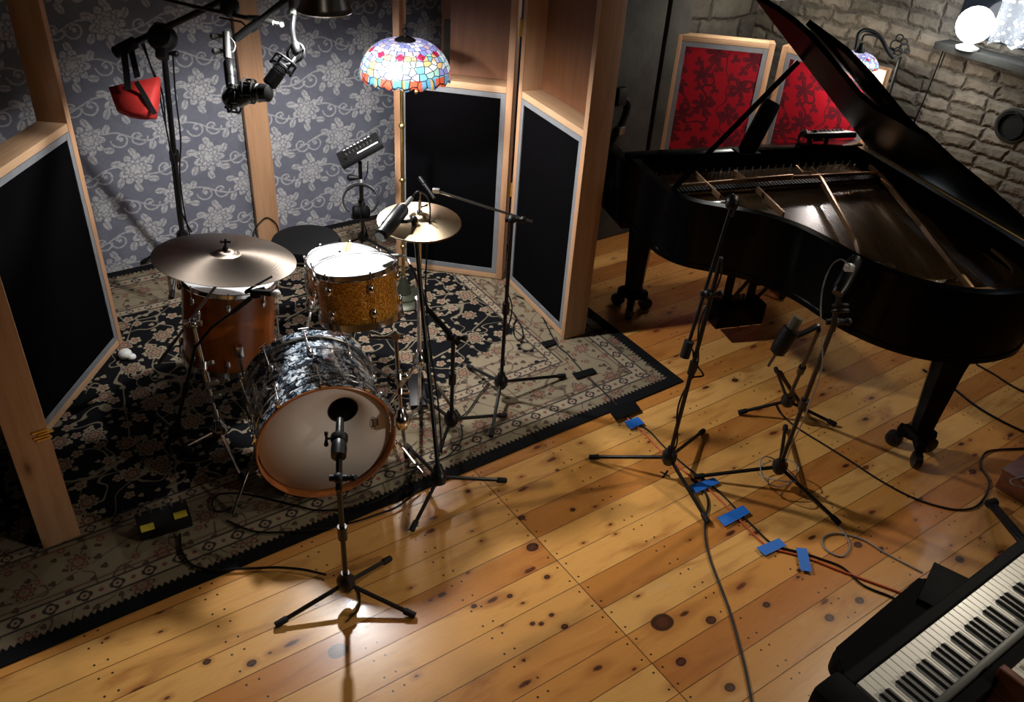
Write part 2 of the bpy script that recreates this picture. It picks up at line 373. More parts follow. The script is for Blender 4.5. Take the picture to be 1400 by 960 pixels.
# oriental rug: uv in metres from one corner
RUGL, RUGW = 4.25, 2.60
def mk_rug():
    g = G('oriental_rug', .92, spec=.15); u, v, _ = g.xyz(g.coord('UV'))
    du = u.min(RUGL - u); dv = v.min(RUGW - v); e = du.min(dv)
    # coordinate running along the nearest edge
    along = g.m('ADD', u * (dv < du), v * (du < dv) + (du < dv) * .37)
    wob = (g.noise(g.vec(u, v, 0.0), 12, 2) - .5)
    cream = g.mix(g.noise(g.vec(u, v, 0.0), 5, 3), (.215, .17, .112), (.295, .238, .16)); tan = (.155, .11, .066); navy = (.0028, .0030, .0045); red = (.16, .045, .04)
    col = cream
    # field: black ground with cream sprays inside a lobed outline, cream corners outside
    cu = (u - RUGL / 2) * (1 / 1.88); cv = (v - RUGW / 2) * (1 / .98); rr, th = g.polar(cu, cv)
    lob = rr + (th * 8.0).cos() * .045 + wob * .25
    inner = lob.ss(.93, .90)
    def blooms(scale, rad, pet, seed):
        d, c = g.vor(g.vec(u * scale + seed, v * scale, 0.0), 1.0, rnd=.75, dims='2D')
        n = g.t.nodes.new('ShaderNodeTexVoronoi'); n.voronoi_dimensions = '2D'; g.put(n.inputs['Vector'], g.vec(u * scale + seed, v * scale, 0.0)); n.inputs['Scale'].default_value = 1; n.inputs['Randomness'].default_value = .75
        px, py, _ = g.xyz(S(g, n.outputs['Position'])); ax_ = u * scale + seed - px; ay = v * scale - py; r_, t_ = g.polar(ax_, ay)
        rc = g.xyz(c); rsz = rc[0] * .35 + .75
        edge = r_ / rsz - (rad + (t_ * pet).cos().abs() * rad * .55)
        return edge, r_, rc
    e1, r1, c1 = blooms(4.6, .17, 4.0, 0.0); e2, r2, c2 = blooms(8.5, .17, 2.5, 5.3); e3, r3, c3 = blooms(16.0, .16, 1.5, 2.1)
    vines = (g.noise(g.vec(u, v, 0.0), 3.1, 1, .5, .6) - .5).abs().ss(.012, .006)
    vines2 = (g.noise(g.vec(u + 3.3, v, 0.0), 5.0, 1, .5, .4) - .5).abs().ss(.012, .006)
    def flower(c0, gnd, pe, out):
        c0 = g.mix(vines.max(vines2) * .8, c0, out)
        c0 = g.mix(e3.ss(.01, -.01) * (c3[1] > .35), c0, out)
        c0 = g.mix(e2.ss(.015, -.01) * (c2[1] > .2), c0, pe); c0 = g.mix((r2 - .09).abs().ss(.05, .02) * (c2[1] > .2) * .8, c0, red)
        c0 = g.mix(e1.ss(.02, -.01), c0, pe)
        c0 = g.mix((e1 + .07).abs().ss(.028, .01) * .85, c0, gnd); c0 = g.mix((r1 - .10).abs().ss(.035, .015) * .8, c0, red); c0 = g.mix(r1.ss(.06, .03), c0, tan)
        return c0
    dark = flower(g.mix(0.0, navy, navy), navy, cream, (.23, .19, .13))
    light = flower(cream, (.045, .028, .022), g.mix(.55, tan, cream), (.075, .05, .036)); light = g.mix(e1.ss(.03, .0) * (c1[2] > .72), light, g.mix(r1.ss(.1, .2), cream, navy))
    col = g.mix(inner, light, dark)
    # main border
    mb = g.mix(e1.ss(.05, .03) * 0.0, g.mix(.5, cream, tan), tan)
    mb = flower(g.mix(g.noise(g.vec(u, v, 0.0), 7, 2), (.18, .145, .092), (.245, .20, .13)), (.05, .026, .022), g.mix(.45, tan, cream), (.07, .046, .032))
    col = g.mix(e.ss(.535, .53), col, mb)
    def guard(c0, lo, hi, step):
        mid = (lo + hi) / 2; w = (hi - lo) / 2
        inb = (e > lo) * (e < hi)
        s_ = (along * (1 / step)).frac() - .5; cy = (e - mid); r_, t_ = g.polar(s_ * step, cy)
        ro = (r_ - w * .62 - (t_ * 2.0).cos().abs() * w * .2).ss(.003, -.003)
        b = g.mix(ro, g.mix(.3, cream, (.34, .29, .20)), (.035, .03, .03)); b = g.mix((r_ - w * .3).abs().ss(.007, .003), b, (.28, .20, .14))
        s2 = (along * (1 / step) + .5).frac() - .5; r2_, t2_ = g.polar(s2 * step, cy); b = g.mix((r2_ - w * .25).ss(.004, -.002), b, (.16, .06, .05))
        c1_ = g.mix(inb, c0, b)
        ln = (e - lo).abs().min((e - hi).abs()); c1_ = g.mix(ln.ss(.006, .004), c1_, (.05, .04, .035)); return c1_
    col = guard(col, .13, .20, .115); col = guard(col, .475, .53, .10)
    ln = (e - .225).abs().min((e - .45).abs()); col = g.mix(ln.ss(.006, .003) * .7, col, (.10, .04, .035))
    # serrated black selvedge
    saw = ((along * 42.0).frac() - .5).abs() * .035
    col = g.mix((e - .060 - saw).ss(.004, -.004), col, (.005, .005, .006))
    g.color(col); g.bump(g.noise(g.vec(u, v, 0.0), 320, 2), .5, .003); return g.mat
M['rug'] = mk_rug()

# rough painted masonry: x along wall, z up
def mk_brick(name, c1, c2, mortar, bw=.26, bh=.095, patch=True):
    g = G(name, .85, spec=.3); x, y, z = g.xyz(g.coord())
    n = g.noise(g.vec(x, 0.0, z), 3.2, 3, .55, col=True); nr = g.xyz(n); n2 = g.noise(g.vec(x, 0.0, z), 17, 4, .6)
    xx = x + (nr[0] - .5) * .16 + (n2 - .5) * .05; zz = z + (nr[1] - .5) * .07 + (n2 - .5) * .030 + g.noise(g.vec(x, 0.0, z), .8, 1) * .25
    row = (zz * (1 / bh)).floor(); off = g.white(g.vec(row, 1.0, 0.0)) * .6
    q = xx * (1 / bw) + off; cid = q.floor(); fx = (q.frac() - .5).abs() * bw; fz = ((zz * (1 / bh)).frac() - .5).abs() * bh
    dx = (bw / 2) - fx; dz = (bh / 2) - fz; dd = dx.min(dz) ; k = g.white(g.vec(row, cid, 4.0))
    br = dd.ss(-.002, .024)
    pm = g.noise(g.vec(x + 4.0, 0.0, z), 1.25, 3, .6).ss(.44, .60) if patch else 0.0
    col = g.mix(k, c1, c2); col = g.mix(g.noise(g.vec(x, 0.0, z), 7, 4, .7).ss(.4, .75) * .55, col, tuple(c * .45 for c in c2))
    col = g.mix((1.0 - br) * (n2.ss(.35, .6) * .45 + .12), col, mortar)
    if patch: col = g.mix(pm * .85, col, g.mix(n2, (.13, .12, .105), (.07, .066, .058)))
    g.color(col); h = br * (1.0 - pm * .85 if patch else 1.0) + n2 * .9 + k * .35; g.bump(h, 1.0, .022); return g.mat
M['brick'] = mk_brick('painted_masonry', (.29, .245, .185), (.15, .125, .09), (.05, .040, .030), bw=.21, bh=.085)
M['stone'] = mk_brick('rough_stone', (.16, .14, .105), (.08, .066, .05), (.05, .042, .035), bw=.42, bh=.24, patch=False)
g = G('grey_plaster', .85); co = g.coord(); n = g.noise(co, 4, 5, .65); g.color(g.mix(n.ss(.3, .7), (.014, .0125, .009), (.040, .037, .027))); g.bump(n, .4, .02); M['plaster'] = g.mat
M['ceiling'] = plain('dark_ceiling', (.05, .045, .04), .9)
M['dark_wall'] = plain('dark_wall_paint', (.05, .045, .042), .85)

# red flocked cloth of the far screens
g = G('red_flock_cloth', .55, spec=.3); x, y, z = g.xyz(g.coord())
wob = (g.noise(g.vec(x, 0.0, z), 14, 2) - .5) * .02
m_ = None
for sc_, sx_, rad, pet in ((5.2, 0.0, .22, 3.0), (10.5, 3.3, .20, 1.5)):
    n = g.t.nodes.new('ShaderNodeTexVoronoi'); n.voronoi_dimensions = '2D'; vv = g.vec(x * sc_ + sx_, z * sc_, 0.0); g.put(n.inputs['Vector'], vv); n.inputs['Scale'].default_value = 1; n.inputs['Randomness'].default_value = .7
    px, py, _ = g.xyz(S(g, n.outputs['Position'])); r_, t_ = g.polar(x * sc_ + sx_ - px, z * sc_ - py)
    ed = (r_ + wob * 3 - (t_ * pet + .4).cos().abs() * rad * 1.5 - .05).ss(.02, -.02); vein = (t_ * pet + .4).cos().abs().ss(.93, .985)
    f_ = ed * (1.0 - vein * .25); m_ = f_ if m_ is None else m_.max(f_)
vn = (g.noise(g.vec(x, 0.0, z), 4.0, 1) - .5).abs().ss(.012, .006); m_ = m_.max(vn)
g.color(g.mix(m_, (.34, .007, .017), (.075, .002, .008))); g.put(g.b.inputs['Roughness'], .42 + m_ * .4); M['red_flock'] = g.mat

# drum finishes
g = G('gold_sparkle', .28, .35, coat=.8); co = g.coord(); d, c = g.vor(co, 260); r_ = g.xyz(c)
col = g.ramp(r_[0], [(0, (.22, .07, .005)), (.45, (.58, .21, .015)), (.8, (.80, .36, .04)), (1, (1.0, .65, .16))]); g.color(col); g.bump(r_[1], .35, .002); M['gold_sparkle'] = g.mat
g = G('black_diamond_pearl', .22, .15, coat=.8); co = g.coord(); w = g.noise(co, 14, 3, .6, col=True)
x, y, z = g.xyz(co); wr = g.xyz(w)
vv = g.vec(x + (wr[0] - .5) * .09, y + (wr[1] - .5) * .09, z + (wr[2] - .5) * .09); d, c = g.vor(vv, 42); r_ = g.xyz(c); d2, c2 = g.vor(vv, 95); r2 = g.xyz(c2)
f_ = r_[0] * .55 + r2[0] * .45
g.color(g.ramp(f_, [(0, (.004, .005, .008)), (.40, (.012, .018, .028)), (.52, (.10, .14, .19)), (.66, (.38, .45, .52)), (.85, (.90, .94, .98))])); M['pearl'] = g.mat
g = G('coated_head', .55); n = g.noise(g.coord(), 9, 3); g.color(g.mix(n, (.74, .74, .74), (.82, .82, .81))); M['head'] = g.mat
g = G('front_head', .5); n = g.noise(g.coord(), 5, 3); g.color(g.mix(n, (.74, .70, .68), (.80, .76, .74))); M['front_head'] = g.mat
def cymbal_mat(name, c1, c2, rough):
    g = G(name, rough, 1.0); x, y, z = g.xyz(g.coord('UV')); rings = g.noise(g.vec(y * 90, 0.0, 0.0), 1.0, 2)
    n = g.noise(g.coord(), 8, 4); g.color(g.mix(n, c1, c2)); g.bump(rings, .25, .001)
    g.put(g.b.inputs['Roughness'], rough + rings * .12); g.b.inputs['Anisotropic'].default_value = .75; tn_ = g.t.nodes.new('ShaderNodeTangent'); tn_.direction_type = 'RADIAL'; tn_.axis = 'Z'; g.t.links.new(tn_.outputs[0], g.b.inputs['Tangent'])
    return g.mat
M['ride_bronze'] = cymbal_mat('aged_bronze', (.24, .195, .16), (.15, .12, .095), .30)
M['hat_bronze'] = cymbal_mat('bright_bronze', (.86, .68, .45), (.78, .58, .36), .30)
# leaded glass shade
def mk_shade(name, strength):
    g = G(name, .35); u, v, _ = g.xyz(g.coord('UV'))   # v: 0 top .. 1 rim ; u around
    d, c = g.vor(g.vec(u * 34, v * 9, 0.0), 1.0, rnd=.7, dims='2D'); de, _ = g.vor(g.vec(u * 34, v * 9, 0.0), 1.0, 'DISTANCE_TO_EDGE', .7, '2D'); rc = g.xyz(c)
    top = (v < .42); rows = (v * 9.5); rid = rows.floor(); cu = u * 24.0 + rid * .5; cid = cu.floor()
    k = g.white(g.vec(cid, rid, 1.0)); ce = ((cu.frac() - .5).abs() - .5).abs().min(((rows.frac() - .5).abs() - .5).abs() * 1.2)
    pal_t = g.ramp(k, [(0, (.30, .32, .75)), (.3, (.55, .50, .85)), (.5, (.9, .88, 1.0)), (.7, (.38, .42, .85)), (.85, (.85, .55, .55)), (1, (.95, .95, 1))], True)
    pal_b = g.ramp(rc[0], [(0, (.85, .95, 1)), (.22, (.22, .55, .75)), (.4, (.35, .35, .75)), (.55, (.80, .95, .92)), (.68, (.45, .75, .60)), (.8, (.60, .55, .85)), (.93, (.95, .6, .25))], True)
    # red tulips
    uu = (u * 10.0).frac() - .5; red = (v > .38) * (v < .53) * ((uu.abs() * 1.2 + (v - .46).abs() * 3.2 - (uu * 40.0).cos().abs() * .06) < .26)
    col = g.mix(top, pal_b, pal_t); col = g.mix(red, col, (.65, .01, .09))
    # pale flower bodies
    ul = (u * 10.0 + .5).frac() - .5; fb = ((ul * ul) * 26.0 + (v - .66) * (v - .66) * 55.0) < .45; col = g.mix(fb * (rc[1] > .25), col, (1, 1, 1))
    # rim: teal, red, amber
    rim = (v > .88); rcol = g.ramp((u * 10.0).frac(), [(0, (.85, .12, .05)), (.3, (.12, .40, .62)), (.62, (.95, .45, .06)), (.7, (.12, .40, .62)), (.85, (.85, .12, .05))], True); col = g.mix(rim, col, rcol)
    lead = (de < .060) * (1.0 - top); leadt = (ce < .055) * top; L = lead.max(leadt)
    lit = g.mix(L, col, (0.0, 0.0, 0.0)); g.color(g.mix(L, g.mix(.65, col, (.02, .02, .02)), (.01, .01, .01)))
    g.put(g.b.inputs['Emission Color'], lit); g.put(g.b.inputs['Emission Strength'], strength); return g.mat
M['shade'] = mk_shade('leaded_glass', .72)
g = G('glowing_globe', .5); g.color((.9, .9, .9)); n = g.noise(g.coord(), 4, 2); g.put(g.b.inputs['Emission Color'], g.mix(n, (.85, .92, 1.0), (1, 1, 1))); g.b.inputs['Emission Strength'].default_value = 5.0; M['globe'] = g.mat
g = G('lit_paper_shade', .7); n = g.noise(g.coord(), 12, 3); g.color((.9, .9, .88)); g.put(g.b.inputs['Emission Color'], g.mix(n, (.85, .9, .95), (1, 1, 1))); g.b.inputs['Emission Strength'].default_value = 2.0; M['paper_shade'] = g.mat
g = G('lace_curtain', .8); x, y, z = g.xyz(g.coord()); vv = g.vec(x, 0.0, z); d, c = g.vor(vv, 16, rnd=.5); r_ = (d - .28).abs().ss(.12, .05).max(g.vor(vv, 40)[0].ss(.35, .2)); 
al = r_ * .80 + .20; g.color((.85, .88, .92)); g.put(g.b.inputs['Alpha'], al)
g.put(g.b.inputs['Emission Color'], (.8, .9, 1.0)); g.put(g.b.inputs['Emission Strength'], r_ * 4.5); M['lace'] = g.mat  # emission puts the light from behind into the lace itself
g = G('night_glass', .1); n = g.noise(g.coord(), 3, 2); g.color(g.mix(n, (.01, .012, .016), (.02, .024, .03))); M['glass'] = g.mat
g = G('spun_aluminium', .28, 1.0); x, y, z = g.xyz(g.coord()); g.color(g.mix(g.noise(g.coord(), 6, 2), (.34, .31, .29), (.46, .43, .40))); M['spun'] = g.mat
g = G('blue_painter_tape', .55); co = g.coord(); n = g.noise(co, 60, 2); g.color(g.mix(n, (.012, .13, .52), (.02, .18, .66))); M['blue_tape'] = g.mat
g = G('red_leaf_cloth', .8); d, c = g.vor(g.coord(), 22); r_ = g.xyz(c)[0]; g.color(g.ramp(r_, [(0, (.35, .015, .02)), (.5, (.04, .01, .008)), (.8, (.45, .30, .2))], True)); M['leaf_cloth'] = g.mat

# ============================================================ PLACEMENT HELPERS
def lobj(name, bm, mat, loc, rz, parent=None, smooth=40):
    o = obj(name, bm, mat, None, smooth, keep=True)
    o.rotation_euler = (0, 0, rz); o.location = loc
    if parent: o.parent = parent; o.matrix_parent_inverse = Matrix.Translation(-world_loc(parent))
    return o
def pa(px, py, a):
    d = ray(px, py); t = (a - EYE.dot(D1)) / d.dot(D1); return EYE + d * t
def T(name, pts, r, mat, parent=None, n=8, sm=0):
    bm = new(); tube(bm, smooth_pts(pts, sm) if sm else pts, r, n); return obj(name, bm, M[mat], parent)

# ============================================================ ROOM
bm = new(); box(bm, (1.6, 1.3, -.05), 10.4, 9.4, .1); f = lobj('floor', bm, M['floor'], (0, 0, 0), YAW, smooth=0); struct(f)
bm = new(); box(bm, (1.6, 1.3, 3.75), 10.4, 9.4, .1); f = lobj('ceiling', bm, M['ceiling'], (0, 0, 0), YAW, smooth=0); struct(f)
WB = 4.965
def wall(name, bm, mat, loc, rz): o = lobj(name, bm, mat, loc, rz, smooth=0); struct(o); return o
bm = new(); box(bm, (0, .06, 1.85), 7.0, .12, 3.7); wall('wall_back', bm, M['damask'], ab(-.1, WB), YAW)
bm = new(); box(bm, (0, .06, 1.85), 2.0, .12, 3.7); wall('wall_far', bm, M['stone'], ab(4.3, 4.2), YAW)
bm = new(); box(bm, (0, .06, 1.85), 9.0, .12, 3.7); wall('wall_right', bm, M['brick'], ab(5.1, .45), YAW - PI / 2)
bm = new(); box(bm, (0, .06, 1.85), 9.0, .12, 3.7); wall('wall_left', bm, M['dark_wall'], ab(-3.4, .6), YAW + PI / 2)
bm = new(); box(bm, (0, .06, 1.85), 9.0, .12, 3.7); wall('wall_front', bm, M['dark_wall'], ab(.9, -3.2), YAW + PI)
# plaster column beside the stone, with conduit
bm = new(); box(bm, (0, 0, 1.85), .62, .30, 3.7, bev=.02); o = lobj('trim_1', bm, M['plaster'], ab(3.62, 4.06), YAW); struct(o)
bm = new(); box(bm, (0, 0, 1.85), .20, .22, 3.7, bev=.015); o = lobj('trim_2', bm, M['plaster'], ab(4.14, 4.10), YAW); struct(o)

# ============================================================ RUG
ro = at(934, 522); e1 = V3((math.cos(R(37.6)), math.sin(R(37.6)), 0)); e2 = V3((-math.sin(R(34.8)), math.cos(R(34.8)), 0))
def rugp(u, v, z=.006):
    P = ro - e1 * u; return P + e2 * (v / RUGW * ((WB - .012 - P.dot(D2)) / e2.dot(D2))) + V3((0, 0, z))
bm = new(); L = bm.loops.layers.uv.verify(); nx, ny = 24, 14; gr = {}
for i in range(nx + 1):
    for j in range(ny + 1):
        u, v = RUGL * i / nx, RUGW * j / ny
        gr[i, j] = bm.verts.new(rugp(u, v, .007 + .0012 * math.sin(i * 1.7) * math.cos(j * 2.1)))
for i in range(nx):
    for j in range(ny):
        f = bm.faces.new((gr[i, j], gr[i, j + 1], gr[i + 1, j + 1], gr[i + 1, j]))
        for l, (a, b) in zip(f.loops, ((i, j), (i, j + 1), (i + 1, j + 1), (i + 1, j))): l[L].uv = (RUGL * a / nx, RUGW * b / ny)
r = bmesh.ops.extrude_face_region(bm, geom=bm.faces[:])
for v in r['geom']:
    if isinstance(v, bmesh.types.BMVert): v.co.z -= .006
rug = obj('oriental_rug', bm, M['rug']); tag(rug, 'large oriental rug with black flowered field and cream border under the drum kit', 'rug')

# ============================================================ WOOD FRAMED SCREENS
def screen(label, P0, P1, bs, cloth='screen_cloth', H=2.12, cross=1.2, D=.14, back=None, tape=.028, group=None, name='acoustic_screen'):
    P0, P1 = V3((*P0, 0)), V3((*P1, 0)); d = P1 - P0; W = d.length; rz = math.atan2(d.y, d.x); t = thing(name, label, 'screen', P0, group)
    z0 = .012; yb = bs * D; yc = yb / 2; th = .036
    def part(n, bm, m): return lobj(n, bm, m, P0, rz, t, smooth=30)
    for x_ in (th / 2, W - th / 2):
        bm = new(); box(bm, (x_, yc, (H + z0) / 2), th, D, H - z0, bev=.0025); part('post', bm, M['pine'])
    for n, zc in ((('crossbar', cross - th / 2),) if cross < H - .1 else ()) + (('bottom_rail', z0 + th / 2 + .0), ('top_rail', H - th / 2)):
        bm = new(); box(bm, (W / 2, yc, zc), W - 2 * th - .002, D - .004, th, bev=.0025); part(n, bm, M['pine_x'])
    top = min(cross, H) - th
    bm = new(); box(bm, (W / 2, bs * .020, (z0 + th + top) / 2), W - 2 * th - .004, .022, top - z0 - th - .004); part('cloth_panel', bm, M[cloth])
    bm = new(); y_ = bs * .005
    for s_ in (0, 1):
        box(bm, (th + .001 + tape / 2 if s_ == 0 else W - th - .001 - tape / 2, y_, (z0 + th + top) / 2), tape, .006, top - z0 - th - .004)
        box(bm, (W / 2, y_, top - .002 - tape / 2 if s_ else z0 + th + .002 + tape / 2), W - 2 * th - 2 * tape - .004, .006, tape)
    part('tape_trim', bm, M['grey_tape'])
    if back:
        a_, b_ = back; bm = new(); box(bm, (th + a_ * (W - 2 * th) + (b_ - a_) * (W - 2 * th) / 2, yb - bs * .012, (cross + H - th) / 2), (b_ - a_) * (W - 2 * th) - .004, .012, H - th - cross - .004); part('plywood_back', bm, M['ply'])
    return t, rz, W, P0
HX = (-.078, 4.625)
A_, rzA, WA, PA0 = screen('wood-framed black cloth screen at left with an open upper window', (-2.045, 3.67), (-2.064, 2.835), -1)
bm = new(); ball(bm, at(171, 484, .03), .034, 1, 1, .8); ball(bm, at(180, 488, .02), .022, 1, 1, .8); obj('corner_foot', bm, M['white_plastic'], A_)
B_, rzB, WB_, _ = screen('wood-framed screen at far left seen end on, its knotty pine post nearest the camera', (-2.048, 2.83), (-1.645, 2.325), -1, D=.135)
bm = new()
for dz in (0, .012, .024, .036): box(bm, (WB_ + .004, -.02 - .01 * math.sin(dz * 200), .52 + dz), .010, .05, .007)
lobj('brass_hinge', bm, M['brass'], V3((-2.048, 2.83, 0)), rzB, B_)
g1, rz1, W1, P10 = screen('wood-framed black cloth screen behind the stained glass lamp', (-.762, 4.715), (-.098, 4.632), 1, back=(.42, 1.0))
g2, rz2, W2, P20 = screen('wood-framed black cloth screen folded toward the camera at the rug corner', (-.068, 4.615), (.283, 4.005), 1, back=(0, .74))
for t_, P_, rz_ in ((g2, P20, rz2),):
    for zc in (.62, 1.52): bm = new(); box(bm, (-.004, -.006, zc), .014, .010, .085); tube(bm, [(-.008, -.012, zc - .05), (-.008, -.012, zc + .05)], .005); lobj('brass_hinge', bm, M['brass'], P_, rz_, t_)
# greenish board and dark plank behind the first screen
q = at(604, 40, 1.45)
bm = new(); box(bm, (0, 0, .70), .15, .02, 1.4, bev=.002); box(bm, (0, -.02, .1), .15, .02, .2, bev=.002)
o = lobj('grey_board', bm, M['plaster'], V3((-.46, 5.18, .0)), rz1); tag(o, 'narrow grey-green board seen through the upper window of the lamp screen', 'board')
bm = new(); box(bm, (0, 0, 1.05), .16, .02, 2.1, bev=.002); box(bm, (.0, -.018, 1.75), .16, .016, .56, bev=.002)
o = lobj('brown_plank', bm, M['ply'], V3((-.475, 5.235, .0)), rz1); tag(o, 'dark brown plank standing behind the screen with the lamp', 'board')
# board against the wall covering
b0 = at(341, 322); b1 = at(374, 316)
bm = new(); d_ = ab(0, 0); bc = (b0 + b1) / 2; bc = D1 * bc.dot(D1) + D2 * (WB - .045)
box(bm, (0, 0, 1.6), .142, .038, 3.2 - .012 + .0, bev=.002); o = lobj('pine_post', bm, M['pine'], bc, YAW); tag(o, 'tall knotty pine board standing against the grey damask wall', 'post')
bm = new(); tube(bm, smooth_pts([(-.12, -.03, .012), (-.11, -.035, .10), (-.05, -.035, .17), (.0, -.028, .18), (.05, -.035, .12), (.06, -.035, .012)], 6), .004); o = lobj('wall_cable', bm, M['cable_black'], bc, YAW); tag(o, 'thin black cable looped in front of the pine board by the wall', 'cable')

# ============================================================ RED SCREENS AND FAR CORNER
ra = at(926, 47, 1.3); rb = at(1061, 60, 1.3)
rA, rzr, Wr, Pr = screen('red cloth screen with pine frame left of the piano lid prop', (ra.x, ra.y), (rb.x, rb.y), 1, 'red_flock', H=1.30, cross=1.3, D=.09, tape=.03)
rc = at(1073, 62, 1.3) ; rd = at(1212, 97, 1.3)
rB, rzq, Wq, Pq = screen('red flock cloth screen lit by the scroll arm lamp behind the piano', (rb.x + .035, rb.y - .03), (rd.x, rd.y), 1, 'red_flock', H=1.30, cross=1.3, D=.09, tape=.03)
# conduit on the column
w0 = [at(870, 92, 1.0), at(886, 100, .96), at(902, 118, .9), at(905, 150, .78), at(903, 200, .6)]
w0 = [ab(3.62 + (p.dot(D1) - w0[0].dot(D1)) * .8, 3.895, p.z) for p in w0]
pc = thing('wall_conduit', 'dark electrical conduit curving down the grey plaster column behind the tall screen', 'pipe', w0[-1])
T('pipe', w0, .014, 'iron', pc, sm=6)
bm = new(); box(bm, w0[0] + D2 * 0.0, .07, .05, .11, (D1, D2, Z), bev=.006); obj('junction_box', bm, M['iron'], pc)
bm = new(); box(bm, w0[3], .05, .05, .05, (D1, D2, Z), bev=.006); obj('clamp', bm, M['dull_chrome'], pc)

# window with lace on the masonry wall
AW = 5.1
s0 = pa(1302, 53, AW); s1 = pa(1400, 87, AW); zs = s0.z
bb0 = s0.dot(D2); bb1 = bb0 - 1.35
def wbox(name, mat, b0_, b1_, z0_, z1_, a0_, a1_, parent=None, bev=.004):
    bm = new(); c = ab((a0_ + a1_) / 2, (b0_ + b1_) / 2, (z0_ + z1_) / 2)
    box(bm, c, abs(a1_ - a0_), abs(b1_ - b0_), abs(z1_ - z0_), (D1, D2, Z), bev=bev); return obj(name, bm, M[mat], parent)
w = wbox('window_1', 'glass', bb0, bb1, zs + .04, zs + 1.2, AW - .012, AW + .01); struct(w)
w = wbox('trim_3', 'plaster', bb0 + .015, bb1 - .05, zs - .045, zs - .005, AW - .15, AW + .02); struct(w)
# lace curtain gathered at the right of the globe
bm = new(); nx_, nz_ = 40, 10; gg = {}
for i in range(nx_ + 1):
    for j in range(nz_ + 1):
        q_ = i / nx_; zz = zs + .03 + (1.15) * j / nz_
        if j == 0: zz += .03 * abs(math.sin(q_ * 22))
        gg[i, j] = bm.verts.new((-.5 * q_ * 1.9, .012 * math.sin(q_ * 40), zz))
for i in range(nx_):
    for j in range(nz_): bm.faces.new((gg[i, j], gg[i + 1, j], gg[i + 1, j + 1], gg[i, j + 1]))
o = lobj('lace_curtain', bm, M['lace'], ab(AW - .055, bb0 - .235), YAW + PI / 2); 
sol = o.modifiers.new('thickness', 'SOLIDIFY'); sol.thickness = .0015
tag(o, 'white lace curtain with backlight put in as glow in the window at the right of the globe lamp', 'curtain')
gp = pa(1333, 34, AW - .13)
lt = thing('globe_lamp', 'brightly lit white globe lamp on the window ledge of the stone wall', 'lamp', V3((gp.x, gp.y, zs)))
bm = new(); ball(bm, gp, .098, seg=24); obj('globe', bm, M['globe'], lt)
bm = new(); lathe(bm, [(0, 0), (.06, 0), (.062, .012), (.03, .025), (.026, max(.03, gp.z - zs - .095)), (0, max(.03, gp.z - zs - .095))], V3((gp.x, gp.y, zs - .004))); obj('lamp_foot', bm, M['white_plastic'], lt)
cpts = [pa(1292, 62, AW - .02), pa(1278, 100, AW - .02), pa(1262, 140, AW - .02), pa(1251, 165, AW - .02), pa(1247, 190, AW - .02)]
o = T('lamp_cord', cpts, .0045, 'cable_black', sm=5); tag(o, 'black lamp cord hanging down the stone wall from the window ledge', 'cable')
# round vent pipe
vp = pa(1384, 172, AW)
vt = thing('vent_pipe', 'round dark vent pipe opening in the stone wall below the window', 'pipe', vp)
bm = new(); lathe(bm, [(.078, -.02), (.078, .008), (.088, .012), (.098, .008), (.104, -.02)], vp, -D1, 36); obj('collar', bm, M['plaster'], vt)
bm = new(); lathe(bm, [(0, .0), (.074, .0), (.074, .022), (.070, .022), (.070, .006), (0, .006)], vp, -D1, 36); obj('dark_opening', bm, M['rubber'], vt)
# bright paper shade at the top edge
ps = atd(1046, -9, 5.2)
pt = thing('paper_shade_lamp', 'white lit lampshade cut off by the top edge above the piano lid', 'lamp', ps)
bm = new(); lathe(bm, [(.10, .22), (.10, .21), (.17, .0), (.175, .0), (.105, .215)], ps, Z, 32); obj('lamp_shade', bm, M['paper_shade'], pt)
T('cord', [ps + V3((0, 0, .16)), V3((ps.x, ps.y, 3.7))], .004, 'cable_black', pt)
bm = new(); ball(bm, ps + V3((0, 0, .12)), .035); tube(bm, [ps + V3((0, 0, .14)), ps + V3((0, 0, .2))], .015); obj('bulb', bm, M['globe'], pt)

# ============================================================ MIC STANDS
def tripod(t, feet, hub, pole_top, r=.0095, polemat='black_metal', foot=True, legmat=None):
    for p in feet:
        p = V3(p); d = (p - hub); a = hub + d.normalized() * .015
        bm = new(); tube(bm, [a, p + V3((0, 0, .014))], .0085, 8); lg = obj('leg', bm, M[legmat or polemat], t)
        if foot:
            bm = new(); dd = (p + V3((0, 0, .012)) - hub).normalized(); e_ = p + V3((0, 0, .013)); tube(bm, [e_ - dd * .045, e_ - dd * .04, e_ + dd * .002], [.009, .013, .0125], 10); obj('rubber_foot', bm, M['rubber'], lg)
    ax = (pole_top - hub).normalized()
    bm = new(); lathe(bm, [(0, -.035), (.022, -.035), (.034, -.012), (.034, .018), (.024, .03), (.016, .055), (0, .055)], hub, ax, 16); obj('hub', bm, M[polemat], t)
    bm = new(); tube(bm, [hub, pole_top], r, 10); tube(bm, [hub + (pole_top - hub) * .45, hub + (pole_top - hub) * .45 + ax * .06], r * 1.8, 12); obj('pole', bm, M[polemat], t)
def feet_of(*pp): return [at(x, y, 0.0) for x, y in pp]
